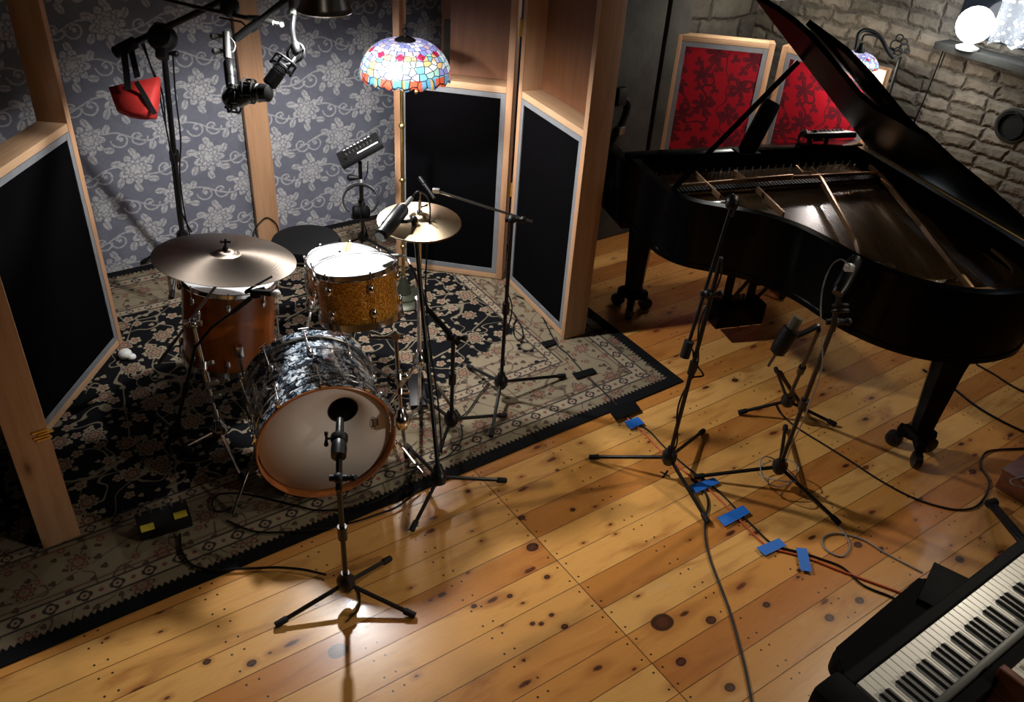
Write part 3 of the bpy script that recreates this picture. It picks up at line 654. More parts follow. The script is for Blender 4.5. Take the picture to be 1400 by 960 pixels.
# zfloor: the rug is 7 mm thick
def stand(label, feet, hub, top, group=None, hz=.10, onrug=False, name='microphone_stand'):
    F = feet_of(*feet)
    if onrug: F = [p + V3((0, 0, .008)) for p in F]
    c = sum(F, V3()) / len(F); H_ = at(*hub, hz); t = thing(name, label, 'stand', V3((H_.x, H_.y, .0)), group); tripod(t, F, H_, top); return t, H_
def knob(bm, p, d, r=.012, l=.03): tube(bm, [V3(p), V3(p) + V3(d).normalized() * l], [r * .5, r], 10); ball(bm, V3(p) + V3(d).normalized() * l, r * 1.05, seg=10)
def boom(t, a, b, piv, r=.007, mat='black_metal', weight=False):
    bm = new(); tube(bm, [a, b], r, 8); o = obj('boom_arm', bm, M[mat], t)
    if weight: bm = new(); d = (a - b).normalized(); tube(bm, [a - d * .02, a - d * .015, a + d * .06, a + d * .065], [r, .022, .022, .01], 12); obj('counterweight', bm, M['rubber'], o)
    bm = new(); ball(bm, piv, .02, seg=12); d = RT; tube(bm, [piv - RT * .03, piv + RT * .03], .012, 10); knob(bm, piv + RT * .025, RT, .014, .025); obj('clutch', bm, M['black_plastic'], t)
    return o

# kick mic stand in front
hub1 = at(473, 797, .10); top1 = up_at(hub1, 466, 655)
s1_, _ = stand('short black tripod microphone stand standing before the bass drum', [(378, 858), (567, 845), (533, 767)], (473, 797), top1, hz=.10)
m0 = atd(462, 628, depth := (top1 - EYE).dot(FW) + .02); m1 = atd(464, 598, depth + .10)
boom(s1_, top1 + (top1 - m1) * .18 + V3((0, 0, -.02)), m1, top1 + V3((0, 0, .005)), .011)
bm = new(); q_ = atd(446, 600, depth + .08); tube(bm, [m1, q_], .005); knob(bm, q_, -UP, .008, .02); knob(bm, q_, UP, .007, .02); obj('thumb_screw', bm, M['black_plastic'], s1_)
mk = thing('kick_microphone', 'small dark microphone on the short stand aimed at the bass drum hole', 'microphone', m1)
md = (atd(465, 572, depth + .16) - m1).normalized(); bm = new(); lathe(bm, [(0, -.085), (.026, -.085), (.028, -.05), (.024, -.01), (.015, .0), (.014, .075), (.010, .085), (0, .085)], m1, md, 18); obj('microphone_body', bm, M['black_metal'], mk)
bm = new(); lathe(bm, [(.026, -.02), (.03, -.015), (.03, .005), (.026, .008)], m1, md, 18); obj('microphone_clip', bm, M['black_plastic'], mk)

# hi-hat mic stand (front of rug edge)
hub2 = at(600, 652, .11)
top2 = atd(566, 300, 3.55)
s2_, _ = stand('tall black tripod microphone stand on the rug edge, its pole leaning to the hi-hat', [(563, 728), (691, 660), (556, 612)], (600, 652), top2, hz=.11)
hm0, hm1 = atd(521, 322, 3.42), atd(552, 284, 3.55)
bm = new(); tube(bm, [top2, atd(556, 303, 3.5), (hm0 + hm1) / 2], .008); ball(bm, top2, .016); obj('clip_arm', bm, M['black_plastic'], s2_)
hm = thing('large_diaphragm_microphone', 'thick black side-address microphone pointing down beside the hi-hat', 'microphone', hm0)
d_ = (hm1 - hm0); bm = new(); lathe(bm, [(0, -.01), (.02, -.01), (.029, .0), (.029, .05), (.031, .055), (.031, d_.length * .93), (.022, d_.length), (0, d_.length)], hm0, d_, 24); obj('microphone_body', bm, M['black_metal'], hm)
bm = new(); c2_ = hm1 + d_.normalized() * .06; lathe(bm, [(0, 0), (.010, 0), (.011, .06), (.008, .075), (0, .075)], hm1, d_, 14); obj('cable_plug', bm, M['grey_metal'], hm)
cb = [hm1 + d_.normalized() * .07, atd(571, 262, 3.58), atd(583, 268, 3.6), atd(588, 285, 3.6), atd(586, 320, 3.55), atd(582, 380, 3.5), atd(584, 440, 3.5), atd(592, 500, 3.5), atd(600, 560, 3.55), atd(604, 620, 3.6)]
o = T('microphone_cable', cb, .0035, 'cable_black', sm=6); tag(o, 'black cable arching from the thick microphone down past the hi-hat', 'cable')

# overhead-type stand at the rug's right with thin boom to the hat
hub3 = at(685, 522, .11); top3 = up_at(hub3, 697, 300)
s3_, _ = stand('black tripod microphone stand on the rug near the black screens with a chrome boom', [(771, 518), (671, 601), (640, 505)], (685, 522), top3, hz=.11, onrug=True)
ba, bb = atd(728, 303, (top3 - EYE).dot(FW) + .02), atd(596, 261, 3.72)
boom(s3_, ba, bb, top3, .006, 'dull_chrome')
pm = thing('pencil_microphone', 'slim black pencil microphone at the end of the chrome boom', 'microphone', bb)
bm = new(); a_, b_ = atd(574, 243, 3.7), atd(594, 271, 3.66); tube(bm, [a_, a_ + (b_ - a_) * .3, a_ + (b_ - a_) * .32, b_], [.010, .010, .0075, .0075], 12); obj('microphone_body', bm, M['black_metal'], pm)
bm = new(); box(bm, bb, .03, .02, .018); obj('microphone_clip', bm, M['dull_chrome'], pm)
for k_, pts_ in enumerate(([(690, 390), (700, 420), (694, 450), (688, 470), (690, 500)], )):
    o = T('microphone_cable', [atd(x_, y_, (hub3 - EYE).dot(FW) - .2 + i_ * .05) for i_, (x_, y_) in enumerate(pts_)], .0035, 'cable_black', sm=5); tag(o, 'black cable drooping along the stand with the chrome boom', 'cable')

# snare / tom mic stand behind the front one
hub4 = at(617, 573, .11); top4 = up_at(hub4, 620, 462)
s4_, _ = stand('low black tripod microphone stand on the rug behind the leaning pole', [(691, 572), (600, 622), (574, 545)], (617, 573), top4, hz=.11, onrug=True)
e4 = atd(586, 424, 3.72); e5 = atd(566, 372, 3.78); boom(s4_, top4 + (top4 - e4) * .25, e4, top4, .012)
bm = new(); tube(bm, smooth_pts([e4, atd(578, 404, 3.75), e5, atd(560, 362, 3.78)], 4), .007); obj('gooseneck', bm, M['black_metal'], s4_)
tm = thing('tom_microphone', 'small silver microphone laid across between the snare and the gold tom', 'microphone', atd(540, 350, 3.78))
ta, tb = atd(500, 351, 3.76), atd(545, 350, 3.78); bm = new(); tube(bm, [ta, ta + (tb - ta) * .08, ta + (tb - ta) * .7, tb], [.003, .008, .010, .011], 12); obj('microphone_body', bm, M['grey_metal'], tm)
bm = new(); tube(bm, smooth_pts([tb, atd(552, 350, 3.8), atd(558, 356, 3.8), atd(561, 363, 3.78)], 5), .0065); obj('right_angle_plug', bm, M['dull_chrome'], tm)

# piano microphone stands
hub5 = at(915, 625, .11); top5 = atd(986, 352, 3.34)
s5_, _ = stand('black tripod microphone stand at the blue tape by the rug corner, pole wound with cable', [(806, 628), (961, 592), (967, 717)], (915, 625), top5, hz=.11)
cl5 = atd(968, 402, 3.42)
b5a, b5b = atd(941, 471, 3.62), atd(1000, 283, 3.36); boom(s5_, b5a, b5b, cl5, .008, weight=True)
pm5 = thing('ball_microphone', 'round black microphone at the piano rim near the lid prop', 'microphone', b5b)
bm = new(); ball(bm, atd(1001, 277, 3.37), .028, 1, 1, 1.25, (RT, FW, UP)); obj('microphone_head', bm, M['black_metal'], pm5)
bm = new(); tube(bm, [atd(1001, 284, 3.37), atd(1000, 296, 3.37)], [.014, .008], 10); obj('microphone_body', bm, M['black_metal'], pm5)
pts = []
for i in range(60):
    f = i / 59; p = top5.lerp(hub5, f); w_ = .017; ang = f * 15; x_, y_, d__ = frame_from(top5 - hub5); pts.append(p + (x_ * math.cos(ang) + y_ * math.sin(ang)) * w_)
o = T('microphone_cable', pts, .004, 'cable_black'); tag(o, 'black cable spiralling down the stand at the blue tape', 'cable')
o = T('hanging_cable', [atd(947, 478, 3.55), atd(950, 495, 3.58), atd(959, 508, 3.6), atd(961, 514, 3.6), atd(948, 516, 3.62), atd(944, 520, 3.65)], .004, 'cable_black', sm=5); tag(o, 'short loop of black cable hanging off the cable-wound stand', 'cable')

hub6 = at(1066, 638, .11); top6 = atd(1141, 440, 3.12)
s6_, _ = stand('black tripod microphone stand with a pale cable coil, near the piano rim', [(949, 655), (1147, 719), (1073, 586)], (1066, 638), top6, hz=.11)
t6b = atd(1150, 392, 2.98); boom(s6_, atd(1138, 452, 3.12), t6b, top6, .011)
bm = new(); q6 = atd(1149, 425, 3.05); torus(bm, q6, UP, .024, .008, 20, 8); torus(bm, q6 + UP * .02, UP, .024, .006, 20, 8); obj('shock_ring', bm, M['black_plastic'], s6_)
pm6 = thing('condenser_microphone', 'dark condenser microphone over the piano bentside with a pale cable', 'microphone', t6b)
bm = new(); lathe(bm, [(0, -.03), (.02, -.03), (.026, .0), (.026, .10), (.018, .125), (0, .13)], t6b, UP * .8 + RT * .5 + FW * .2, 20); obj('microphone_body', bm, M['black_metal'], pm6)
bm = new(); ball(bm, atd(1161, 365, 2.92), .014, seg=10); box(bm, atd(1161, 366, 2.92), .03, .02, .022); obj('plug', bm, M['silver_knob'], pm6)
pc6 = [atd(1160, 362, 2.92), atd(1150, 355, 2.93), atd(1138, 362, 2.95), atd(1127, 385, 2.98), atd(1122, 420, 3.02), atd(1124, 470, 3.1), atd(1122, 510, 3.2), atd(1100, 570, 3.4), atd(1082, 610, 3.6), atd(1074, 632, 3.72)]
o = T('pale_cable', pc6, .0026, 'cable_grey', sm=6); tag(o, 'thin pale cable falling from the piano rim to the coiled stand base', 'cable')
pts = []
for i in range(100):
    a_ = i / 99 * 4 * PI; rr_ = .085 + .012 * math.sin(a_ * .5); pts.append(V3((hub6.x, hub6.y, 0)) + V3((rr_ * math.cos(a_) + .012 * math.sin(a_ * .5), rr_ * math.sin(a_), .07 + .03 * math.sin(a_ * 1.5 + 1) + .0002 * i)))
o = T('pale_cable', pts, .0028, 'cable_grey'); tag(o, 'pale cable coiled round the hub of the stand near the piano rim', 'cable')

hub7 = at(1077, 548, .11); top7 = atd(1119, 452, 3.55)
s7_, _ = stand('black tripod microphone stand under the piano edge holding a tilted microphone', [(1009, 567), (1141, 583), (1060, 507)], (1077, 548), top7, hz=.11)
m7a, m7b = atd(1082, 450, 3.5), atd(1062, 482, 3.55)
bm = new(); tube(bm, smooth_pts([top7, atd(1118, 446, 3.54), atd(1100, 455, 3.53), (m7a + m7b) / 2], 5), .012); obj('boom_arm', bm, M['black_metal'], s7_)
t7 = thing('stubby_microphone', 'stubby dark microphone with a pale band tilted under the piano', 'microphone', m7b)
dd_ = (m7a - m7b); bm = new(); lathe(bm, [(0, -.02), (.014, -.01), (.03, .0), (.036, .03), (.036, dd_.length), (0, dd_.length)], m7b, dd_, 20); obj('microphone_body', bm, M['black_metal'], t7)
bm = new(); lathe(bm, [(0, 0), (.022, 0), (.022, .05), (.018, .055), (0, .055)], m7a + dd_.normalized() * .002, dd_, 20); obj('pale_band', bm, plain('olive_band', (.10, .085, .05), .6), t7)
bm = new(); tube(bm, [m7b - dd_.normalized() * .02, m7b - dd_.normalized() * .07], .006); obj('cable_plug', bm, M['dull_chrome'], t7)

# ============================================================ DRUMS
def lugs(t, c, ax, rad, h0, h1, n, phase=0.0, mat='chrome', hoopoff=.012):
    x, y, d = frame_from(ax)
    for k in range(n):
        a = 2 * PI * k / n + phase; o_ = x * math.cos(a) + y * math.sin(a); tt = d.cross(o_)
        yield k, o_, tt, d
def drum(name, label, cat, c, ax, rad, depth_, shell, nl, hoop='chrome', head='head', head2=None, phase=.2, lugmode='short', badge=False, group=None, base=None, hoopr=.0055):
    """c = centre of the batter face, ax points out of it; shell extends backwards"""
    ax = V3(ax).normalized(); t = thing(name, label, cat, base or V3((c.x, c.y, 0)), group)
    bm = new(); lathe(bm, [(rad - .008, 0), (rad, 0), (rad, -depth_), (rad - .008, -depth_), (rad - .008, 0)], c, ax, 48); obj('shell', bm, M[shell], t)
    bm = new(); lathe(bm, [(0, .006), (rad - .012, .006), (rad + .002, .002), (rad + .006, -.012), (rad + .001, -.012), (rad + .001, .0), (0, .003)], c, ax, 48); obj('batter_head', bm, M[head], t)
    bm = new(); lathe(bm, [(rad + .006, -.010), (rad + .009, -.010), (rad + .010, .010), (rad + .007, .013), (rad + .003, .011), (rad + .006, .008), (rad + .006, -.010)], c, ax, 48); torus(bm, c - ax * .010, ax, rad + .009, .0022, 48, 6); obj('top_hoop', bm, M[hoop], t)
    c2 = c - ax * depth_
    bm = new(); lathe(bm, [(0, -.003), (rad + .002, -.002), (rad + .004, .008), (rad - .002, .004), (0, 0)], c2, ax, 48); obj('bottom_head', bm, M[head2 or head], t)
    bm = new(); lathe(bm, [(rad + .007, -.014), (rad + .012, -.014), (rad + .012, .014), (rad + .007, .014), (rad + .007, -.014)], c2, ax, 48); obj('bottom_hoop', bm, M[hoop], t)
    for k, o_, tt, d in lugs(t, c, ax, rad, 0, 0, nl, phase):
        for cc, s_ in (((c - ax * min(.055, depth_ * .25)), 1), ((c2 + ax * min(.055, depth_ * .25)), -1)):
            bm = new(); ball(bm, cc + o_ * (rad + .008), .013, .8, 1.0, 1.7, (o_, tt, d), 12); obj('lug', bm, M[hoop if hoop == 'chrome' else 'chrome'], t)
        for cc, s_ in ((c, 1), (c2, -1)):
            a_ = cc + o_ * (rad + .016) + ax * (.016 * s_); b_ = cc + o_ * (rad + .010) - ax * (.055 * s_)
            bm = new(); tube(bm, [a_ + ax * .006 * s_, a_, a_, b_], [.0045, .0055, .0032, .0032], 8); obj('tension_rod', bm, M['chrome'], t)
    return t, c, ax, rad, c2
# bass drum
RB = .275; phi = R(-66); BA = V3((math.cos(phi), math.sin(phi), 0)); BC = V3((-.738, 2.686, .292)); BD = .36
bd = thing('bass_drum', 'black diamond pearl bass drum with white front head and amber wooden hoop', 'drum', V3((BC.x, BC.y, 0)))
bm = new(); lathe(bm, [(RB - .012, 0), (RB - .006, 0), (RB - .006, -BD), (RB - .014, -BD), (RB - .014, 0)], BC, BA, 64); obj('shell', bm, M['pearl'], bd)
# front head with port hole
hx, hy, _d = frame_from(BA); hole = atd(465, 550, 3.50); dv = hole - BC; hu, hv = dv.dot(hx), dv.dot(hy); HR = .060
bm = new(); outer = []; inner = []; N = 64
for k in range(N):
    a = 2 * PI * k / N; outer.append(bm.verts.new(BC + BA * .004 + (hx * math.cos(a) + hy * math.sin(a)) * (RB - .004))); inner.append(bm.verts.new(BC + BA * .006 + hx * (hu + HR * math.cos(a)) + hy * (hv + HR * math.sin(a))))
for k in range(N): bm.faces.new((outer[k], outer[(k + 1) % N], inner[(k + 1) % N], inner[k]))
fh = obj('front_head', bm, M['front_head'], bd); s_ = fh.modifiers.new('t', 'SOLIDIFY'); s_.thickness = .001
HC = BC + BA * .006 + hx * hu + hy * hv
bm = new(); torus(bm, HC, BA, HR, .003, 40, 8); obj('port_hole_ring', bm, M['black_plastic'], bd)
for nm, cc, sgn in (('front_hoop', BC + BA * .010, 1), ('rear_hoop', BC - BA * (BD + .010), -1)):
    bm = new(); lathe(bm, [(RB + .002, -.020), (RB + .011, -.020), (RB + .012, .0), (RB + .011, .026), (RB + .007, .029), (RB + .002, .027), (RB + .002, -.020)], cc, BA, 64); obj(nm, bm, M['hoop_wood' if sgn > 0 else 'dull_chrome'], bd)
    bm = new(); lathe(bm, [(RB + .0122, -.019), (RB + .0132, -.019), (RB + .0132, .022), (RB + .0122, .022), (RB + .0122, -.019)], cc, BA, 64); obj('hoop_inlay', bm, M['pearl'], bd)
bm = new(); lathe(bm, [(0, 0), (RB - .004, 0), (RB - .004, .003), (0, .003)], BC - BA * (BD + .004), BA, 48); obj('batter_head', bm, M['head'], bd)
bm = new(); torus(bm, BC - BA * .085, BA, RB - .0055, .0035, 56, 6); torus(bm, BC - BA * (BD - .085), BA, RB - .0055, .0035, 56, 6); torus(bm, BC - BA * .035, BA, RB - .003, .005, 56, 6); obj('metal_trim_ring', bm, M['chrome'], bd)
for k in range(10):
    a = 2 * PI * k / 10 + PI / 10; o_ = hx * math.cos(a) + hy * math.sin(a); tt = BA.cross(o_)
    for cc, sg in ((BC, 1), (BC - BA * BD, -1)):
        bm = new(); p = cc - BA * (.115 * sg) + o_ * (RB + .004); ball(bm, p, .017, .7, .8, 1.9, (o_, tt, BA), 12); obj('lug', bm, M['chrome'], bd)
        bm = new(); q_ = cc + BA * (.030 * sg) + o_ * (RB + .020); tube(bm, [p + o_ * .008, q_], .0032); box(bm, q_ - BA * .006 * sg, .012, .02, .030, (o_, tt, BA), .002); tube(bm, [q_ - tt * .022 + o_ * .004, q_ + tt * .022 + o_ * .004], .0038); obj('claw_hook', bm, M['chrome'], bd)
# drum head logo: oval with the word and small line
lc = BC + BA * .0062 + (atd(516, 593, 3.5) - BC) - BA * (atd(516, 593, 3.5) - BC).dot(BA)
ux = (RT - BA * RT.dot(BA)); ux = (hx if True else ux)
side_ = V3((0, 0, 1)).cross(BA).normalized()  # horizontal on the head, to the right as seen from the front
bm = new()
N = 40
for r0, r1 in (((.024, .0100), (.0225, .0088)),):
    pass
def logo_pt(x_, y_): return lc + Z * x_ * .99 + side_ * (-y_) if False else lc + Z * x_ - side_ * y_
o_v = [[bm.verts.new(logo_pt(rx * math.cos(2 * PI * k / N), ry * math.sin(2 * PI * k / N)) + BA * .0012) for k in range(N)] for rx, ry in ((.034, .0135), (.0315, .0115))]
for k in range(N): bm.faces.new((o_v[0][k], o_v[0][(k + 1) % N], o_v[1][(k + 1) % N], o_v[1][k]))
lo = obj('oval_logo', bm, M['black_plastic'], bd, smooth=0)
def text(name, s, size, loc, xdir, ydir, mat, parent, bold=0.0, ext=.0003):
    cu = bpy.data.curves.new(name, 'FONT'); cu.body = s; cu.size = size; cu.align_x = 'CENTER'; cu.align_y = 'CENTER'; cu.extrude = ext; cu.offset = bold
    tmp = bpy.data.objects.new(name, cu); C.objects.link(tmp); dg = bpy.context.evaluated_depsgraph_get(); dg.update(); me = bpy.data.meshes.new_from_object(tmp.evaluated_get(dg)); C.objects.unlink(tmp); bpy.data.objects.remove(tmp)
    x = V3(xdir).normalized(); y = V3(ydir).normalized(); z = x.cross(y)
    mt = Matrix((( x.x, y.x, z.x, 0), (x.y, y.y, z.y, 0), (x.z, y.z, z.z, 0), (0, 0, 0, 1))); me.transform(mt); me.materials.clear(); me.materials.append(mat)
    o = bpy.data.objects.new(name, me); C.objects.link(o); o.location = loc
    if parent: o.parent = parent; o.matrix_parent_inverse = Matrix.Translation(-world_loc(parent))
    return o
text('logo_lettering', 'EVANS', .0150, lc + BA * .0010, Z, -side_, M['black_plastic'], bd, .0006)
bm = new(); box(bm, lc + BA * .0008 + side_ * .019, .036, .0045, .0006, (Z, side_, BA)); obj('logo_underline', bm, M['black_plastic'], bd, smooth=0)
# spurs
for sg in (-1, 1):
    o_ = side_ * sg; p0 = BC - BA * .12 + o_ * (RB - .004) * .97 - Z * .06; p1 = V3((BC.x, BC.y, .012)) + BA * .02 + o_ * (RB + .13)
    bm = new(); tube(bm, [p0, p1], .006); tube(bm, [p1 - (p1 - p0).normalized() * .03, p1], [.010, .010], 10); obj('spur', bm, M['chrome'], bd)
    bm = new(); box(bm, p0, .03, .04, .05, (o_, BA, Z), .006); obj('spur_bracket', bm, M['chrome'], bd)
# bass drum pedal and a small felt pad behind
pb_ = BC - BA * (BD + .12); pb_.z = 0
kp = thing('bass_drum_pedal', 'dark bass drum pedal at the rear hoop beneath the floor tom', 'pedal', pb_)
bm = new(); box(bm, pb_ + V3((0, 0, .020)) - BA * .12, .09, .28, .012, (side_, BA, Z), .003); obj('footboard', bm, M['dull_chrome'], kp)
bm = new(); 
for sg in (-1, 1): tube(bm, [pb_ + side_ * sg * .05 + V3((0, 0, .012)), pb_ + side_ * sg * .045 + V3((0, 0, .19))], .007)
tube(bm, [pb_ + side_ * .06 + V3((0, 0, .19)), pb_ - side_ * .06 + V3((0, 0, .19))], .006); obj('frame', bm, M['chrome'], kp)
bm = new(); tube(bm, [pb_ + V3((0, 0, .19)), pb_ + V3((0, 0, .30)) + BA * .05], .004); ball(bm, pb_ + V3((0, 0, .31)) + BA * .055, .022); obj('beater', bm, M['white_plastic'], kp)

# rack tom
TN = disc_normal(485, 362, .30, -.13); TC = atd(485, 364, 3.46)
tt_, *_r = drum('rack_tom', 'gold sparkle rack tom with a white head between bass drum and hi-hat', 'drum', TC, TN, .160, .205, 'gold_sparkle', 6, phase=.55)
# tom stand: chrome tube beside the bass drum
fb = at(553, 618, .008); tb_ = TC - TN * .13 + RT * .175; tb_ = atd(541, 462, 3.40)
ts = thing('tom_stand', 'chrome tom stand with clamps right of the bass drum', 'stand', fb)
hubT = atd(548, 560, 3.50)
tripod(ts, [at(556, 627, .008), at(575, 560, .008), at(520, 560, .008)], atd(549, 575, 3.52), tb_, .0085, 'chrome')
bm = new(); tube(bm, [tb_ + RT * .03, tb_ - RT * .10, TC - TN * .17], .007); obj('tom_arm', bm, M['dull_chrome'], ts)
for yy, rr_ in ((460, .022), (515, .02), (535, .018)):
    bm = new(); p = atd(541 + (yy - 460) * .08, yy, 3.42); tube(bm, [p - UP * .012, p + UP * .012], rr_ * .7, 12); knob(bm, p, RT, .011, .03); knob(bm, p, -RT, .008, .025); obj('wing_clamp', bm, M['chrome'], ts)
bm = new(); p = atd(541, 461, 3.38); lathe(bm, [(0, -.01), (.016, -.01), (.016, .01), (0, .01)], p, -FW, 18); obj('memory_lock', bm, M['bronze'], ts)

# snare
SN = disc_normal(472, 357, .455, -.02); SC = atd(473, 358, 3.98)
sd, *_r = drum('snare_drum', 'white-headed snare drum behind the gold rack tom with a drumstick on it', 'drum', SC, SN, .175, .14, 'gold_sparkle', 8, phase=.1)
sb = V3((SC.x, SC.y, 0)); ss_ = thing('snare_stand', 'chrome snare stand under the snare drum on the rug', 'stand', sb)
tripod(ss_, [sb + V3((.22, -.02, .01)), sb + V3((-.15, .18, .01)), sb + V3((-.13, -.20, .01))], sb + V3((0, 0, .16)), SC - SN * .20, .009, 'dull_chrome')
for k in range(3):
    a = k * 2.094 + .4; x_, y_, _ = frame_from(SN); o_ = x_ * math.cos(a) + y_ * math.sin(a); bm = new(); c_ = SC - SN * .19; tube(bm, smooth_pts([c_, c_ + o_ * .12 + SN * .005, c_ + o_ * .192 + SN * .015, c_ + o_ * .198 + SN * .05], 4), .006); obj('basket_arm', bm, M['dull_chrome'], ss_)
bm = new(); a_, b_ = SC + SN * .016 - RT * .03 + UP * .0, None
x_, y_, _ = frame_from(SN); ua = (UP - SN * UP.dot(SN)).normalized(); ra_ = ua.cross(SN)
st0 = SC + SN * .017 + ra_ * (-.028) - ua * .10; st1 = SC + SN * .017 + ra_ * .0 + ua * .165
tube(bm, [st0, st0 + (st1 - st0) * .2, st0 + (st1 - st0) * .96, st1], [.0065, .0075, .0075, .005], 10); o = obj('drumstick', bm, M['stick_wood']); tag(o, 'left one of the two pale drumsticks lying on the snare head', 'drumstick', 'drumsticks on the snare'); bm = new(); tube(bm, [st0 + ra_ * .017, st0 + ra_ * .017 + (st1 - st0) * .2, st0 + ra_ * .015 + (st1 - st0) * .96, st1 + ra_ * .015], [.0065, .0075, .0075, .005], 10)
o = obj('drumstick', bm, M['stick_wood']); tag(o, 'right one of the two pale drumsticks lying on the snare head', 'drumstick', 'drumsticks on the snare')

# floor tom
FC = at(313, 378, .635)
FT, *_r = drum('floor_tom', 'amber lacquered floor tom with white head under the big ride cymbal', 'drum', FC, disc_normal(313, 378, .44, .0), .205, .40, 'floor_tom_wood', 8, phase=.3)
for k in range(3):
    a = k * 2.094 + .9; o_ = V3((math.cos(a), math.sin(a), 0)); p = FC + o_ * .228
    bm = new(); tube(bm, smooth_pts([V3((p.x, p.y, .40)), V3((p.x, p.y, .10)), V3((p.x + o_.x * .02, p.y + o_.y * .02, .05)), V3((p.x + o_.x * .02, p.y + o_.y * .02, .018))], 4), .0055); lg = obj('leg', bm, M['chrome'], FT)
    bm = new(); e_ = V3((p.x + o_.x * .02, p.y + o_.y * .02, .009)); tube(bm, [e_, e_ + Z * .03], .011, 10); obj('rubber_foot', bm, M['rubber'], lg)
    bm = new(); box(bm, V3((p.x, p.y, .37)) - o_ * .006, .028, .032, .06, (o_, Z.cross(o_), Z), .005); obj('leg_bracket', bm, M['chrome'], FT)

def cymbal(label, name, cx, cy, dep, dia, ratio, tx, mat, thick=.0012, bell=.05, bow=.022, parent=None, n=None, c=None):
    n = n or disc_normal(cx, cy, ratio, tx); c = c or (atd(cx, cy, dep) + n * bow * .8); rad = dia / 2
    prof = []
    for i in range(28):
        r_ = rad * (1 - i / 27.0); h = bow * (1 - (r_ / rad) ** 1.7)
        if r_ < bell: h += .018 * math.sqrt(max(0, 1 - (r_ / bell) ** 2))
        prof.append((max(r_, .006), h))
    low = [(r_, h - thick * 1.5) for r_, h in reversed(prof)]
    bm = new(); lathe(bm, low + prof[0:1] + prof[1:], c - n * bow, n, 72, uv=True)
    # add the closing ring around the hole by merging ends
    return bm, c, n
# ride
bm, RC, RN = cymbal('', '', 308, 352, 3.45, .56, .385, .01, 'ride_bronze'); 
rs = thing('ride_cymbal', 'huge dark bronze ride cymbal above the floor tom at left', 'cymbal', RC)
obj('cymbal_disc', bm, M['ride_bronze'], rs, smooth=60)
# its stand
rh = at(300, 588, .11); rt_ = atd(264, 442, 3.55)
rst = thing('cymbal_stand', 'chrome boom cymbal stand holding the huge ride cymbal', 'stand', V3((rh.x, rh.y, 0)))
tripod(rst, [at(334, 662, .008), at(246, 620, .008), at(296, 560, .008)], rh, rt_, .0085, 'chrome')
ba_, bb_ = atd(217, 496, 3.72), atd(299, 386, 3.42); bm = new(); tube(bm, [ba_, ba_ + (bb_ - ba_) * .3, ba_ + (bb_ - ba_) * .32, bb_, RC - RN * .045, RC + RN * .055], [.0075, .0075, .006, .006, .005, .0035], 10); obj('boom_arm', bm, M['dull_chrome'], rst)
bm = new(); tube(bm, [rt_ - RT * .035, rt_ + RT * .035], .014, 12); ball(bm, rt_, .024); knob(bm, rt_ + RT * .02, UP, .012, .04); obj('tilter', bm, M['chrome'], rst)
bm = new(); p = RC + RN * .05; tube(bm, [RC + RN * .018, RC + RN * .030], .011, 12); tube(bm, [p - RT * .016, p + RT * .016], .0045, 8); ball(bm, p - RT * .016, .007, seg=8); ball(bm, p + RT * .016, .007, seg=8); tube(bm, [RC + RN * .03, RC + RN * .062], .0045, 8); obj('wing_nut', bm, M['black_metal'], rst)
for yy in (500, 527, 546):
    bm = new(); p = atd(266 + (yy - 440) * .22, yy, 3.62); tube(bm, [p - UP * .016, p + UP * .016], .014, 12); knob(bm, p, RT * .8 + UP * .3, .012, .035); obj('wing_clamp', bm, M['dull_chrome'], rst)
# small mic clipped at the floor tom
fm = thing('tom_microphone', 'small microphone with silver grille clipped over the floor tom rim', 'microphone', atd(372, 402, 3.30))
a_, b_ = atd(345, 399, 3.26), atd(371, 401, 3.26); bm = new(); tube(bm, [a_, b_], [.010, .013], 14); obj('microphone_body', bm, M['black_metal'], fm)
bm = new(); ball(bm, atd(378, 402, 3.26), .017); obj('microphone_grille', bm, M['silver_knob'], fm)
fs = thing('boom_microphone_stand', 'black boom microphone stand in the shade at the left of the floor tom', 'stand', at(238, 600, .0))
tripod(fs, [at(228, 612, .008), at(262, 628, .008), at(210, 566, .008)], at(240, 590, .09), atd(268, 470, 3.5), .008)
bm = new(); tube(bm, [atd(268, 474, 3.5), atd(290, 447, 3.42), atd(330, 418, 3.3), atd(352, 400, 3.26)], .006); tube(bm, [atd(318, 427, 3.33), atd(342, 408, 3.28)], .010); obj('boom_arm', bm, M['black_metal'], fs)
bm = new(); box(bm, atd(350, 402, 3.27), .04, .03, .035, (RT, FW, UP), .006); tube(bm, [atd(335, 400, 3.27), atd(362, 394, 3.27)], .007); tube(bm, smooth_pts([atd(336, 398, 3.27), atd(350, 390, 3.28), atd(372, 378, 3.3)], 4), .0045); obj('clip', bm, M['black_plastic'], fs)

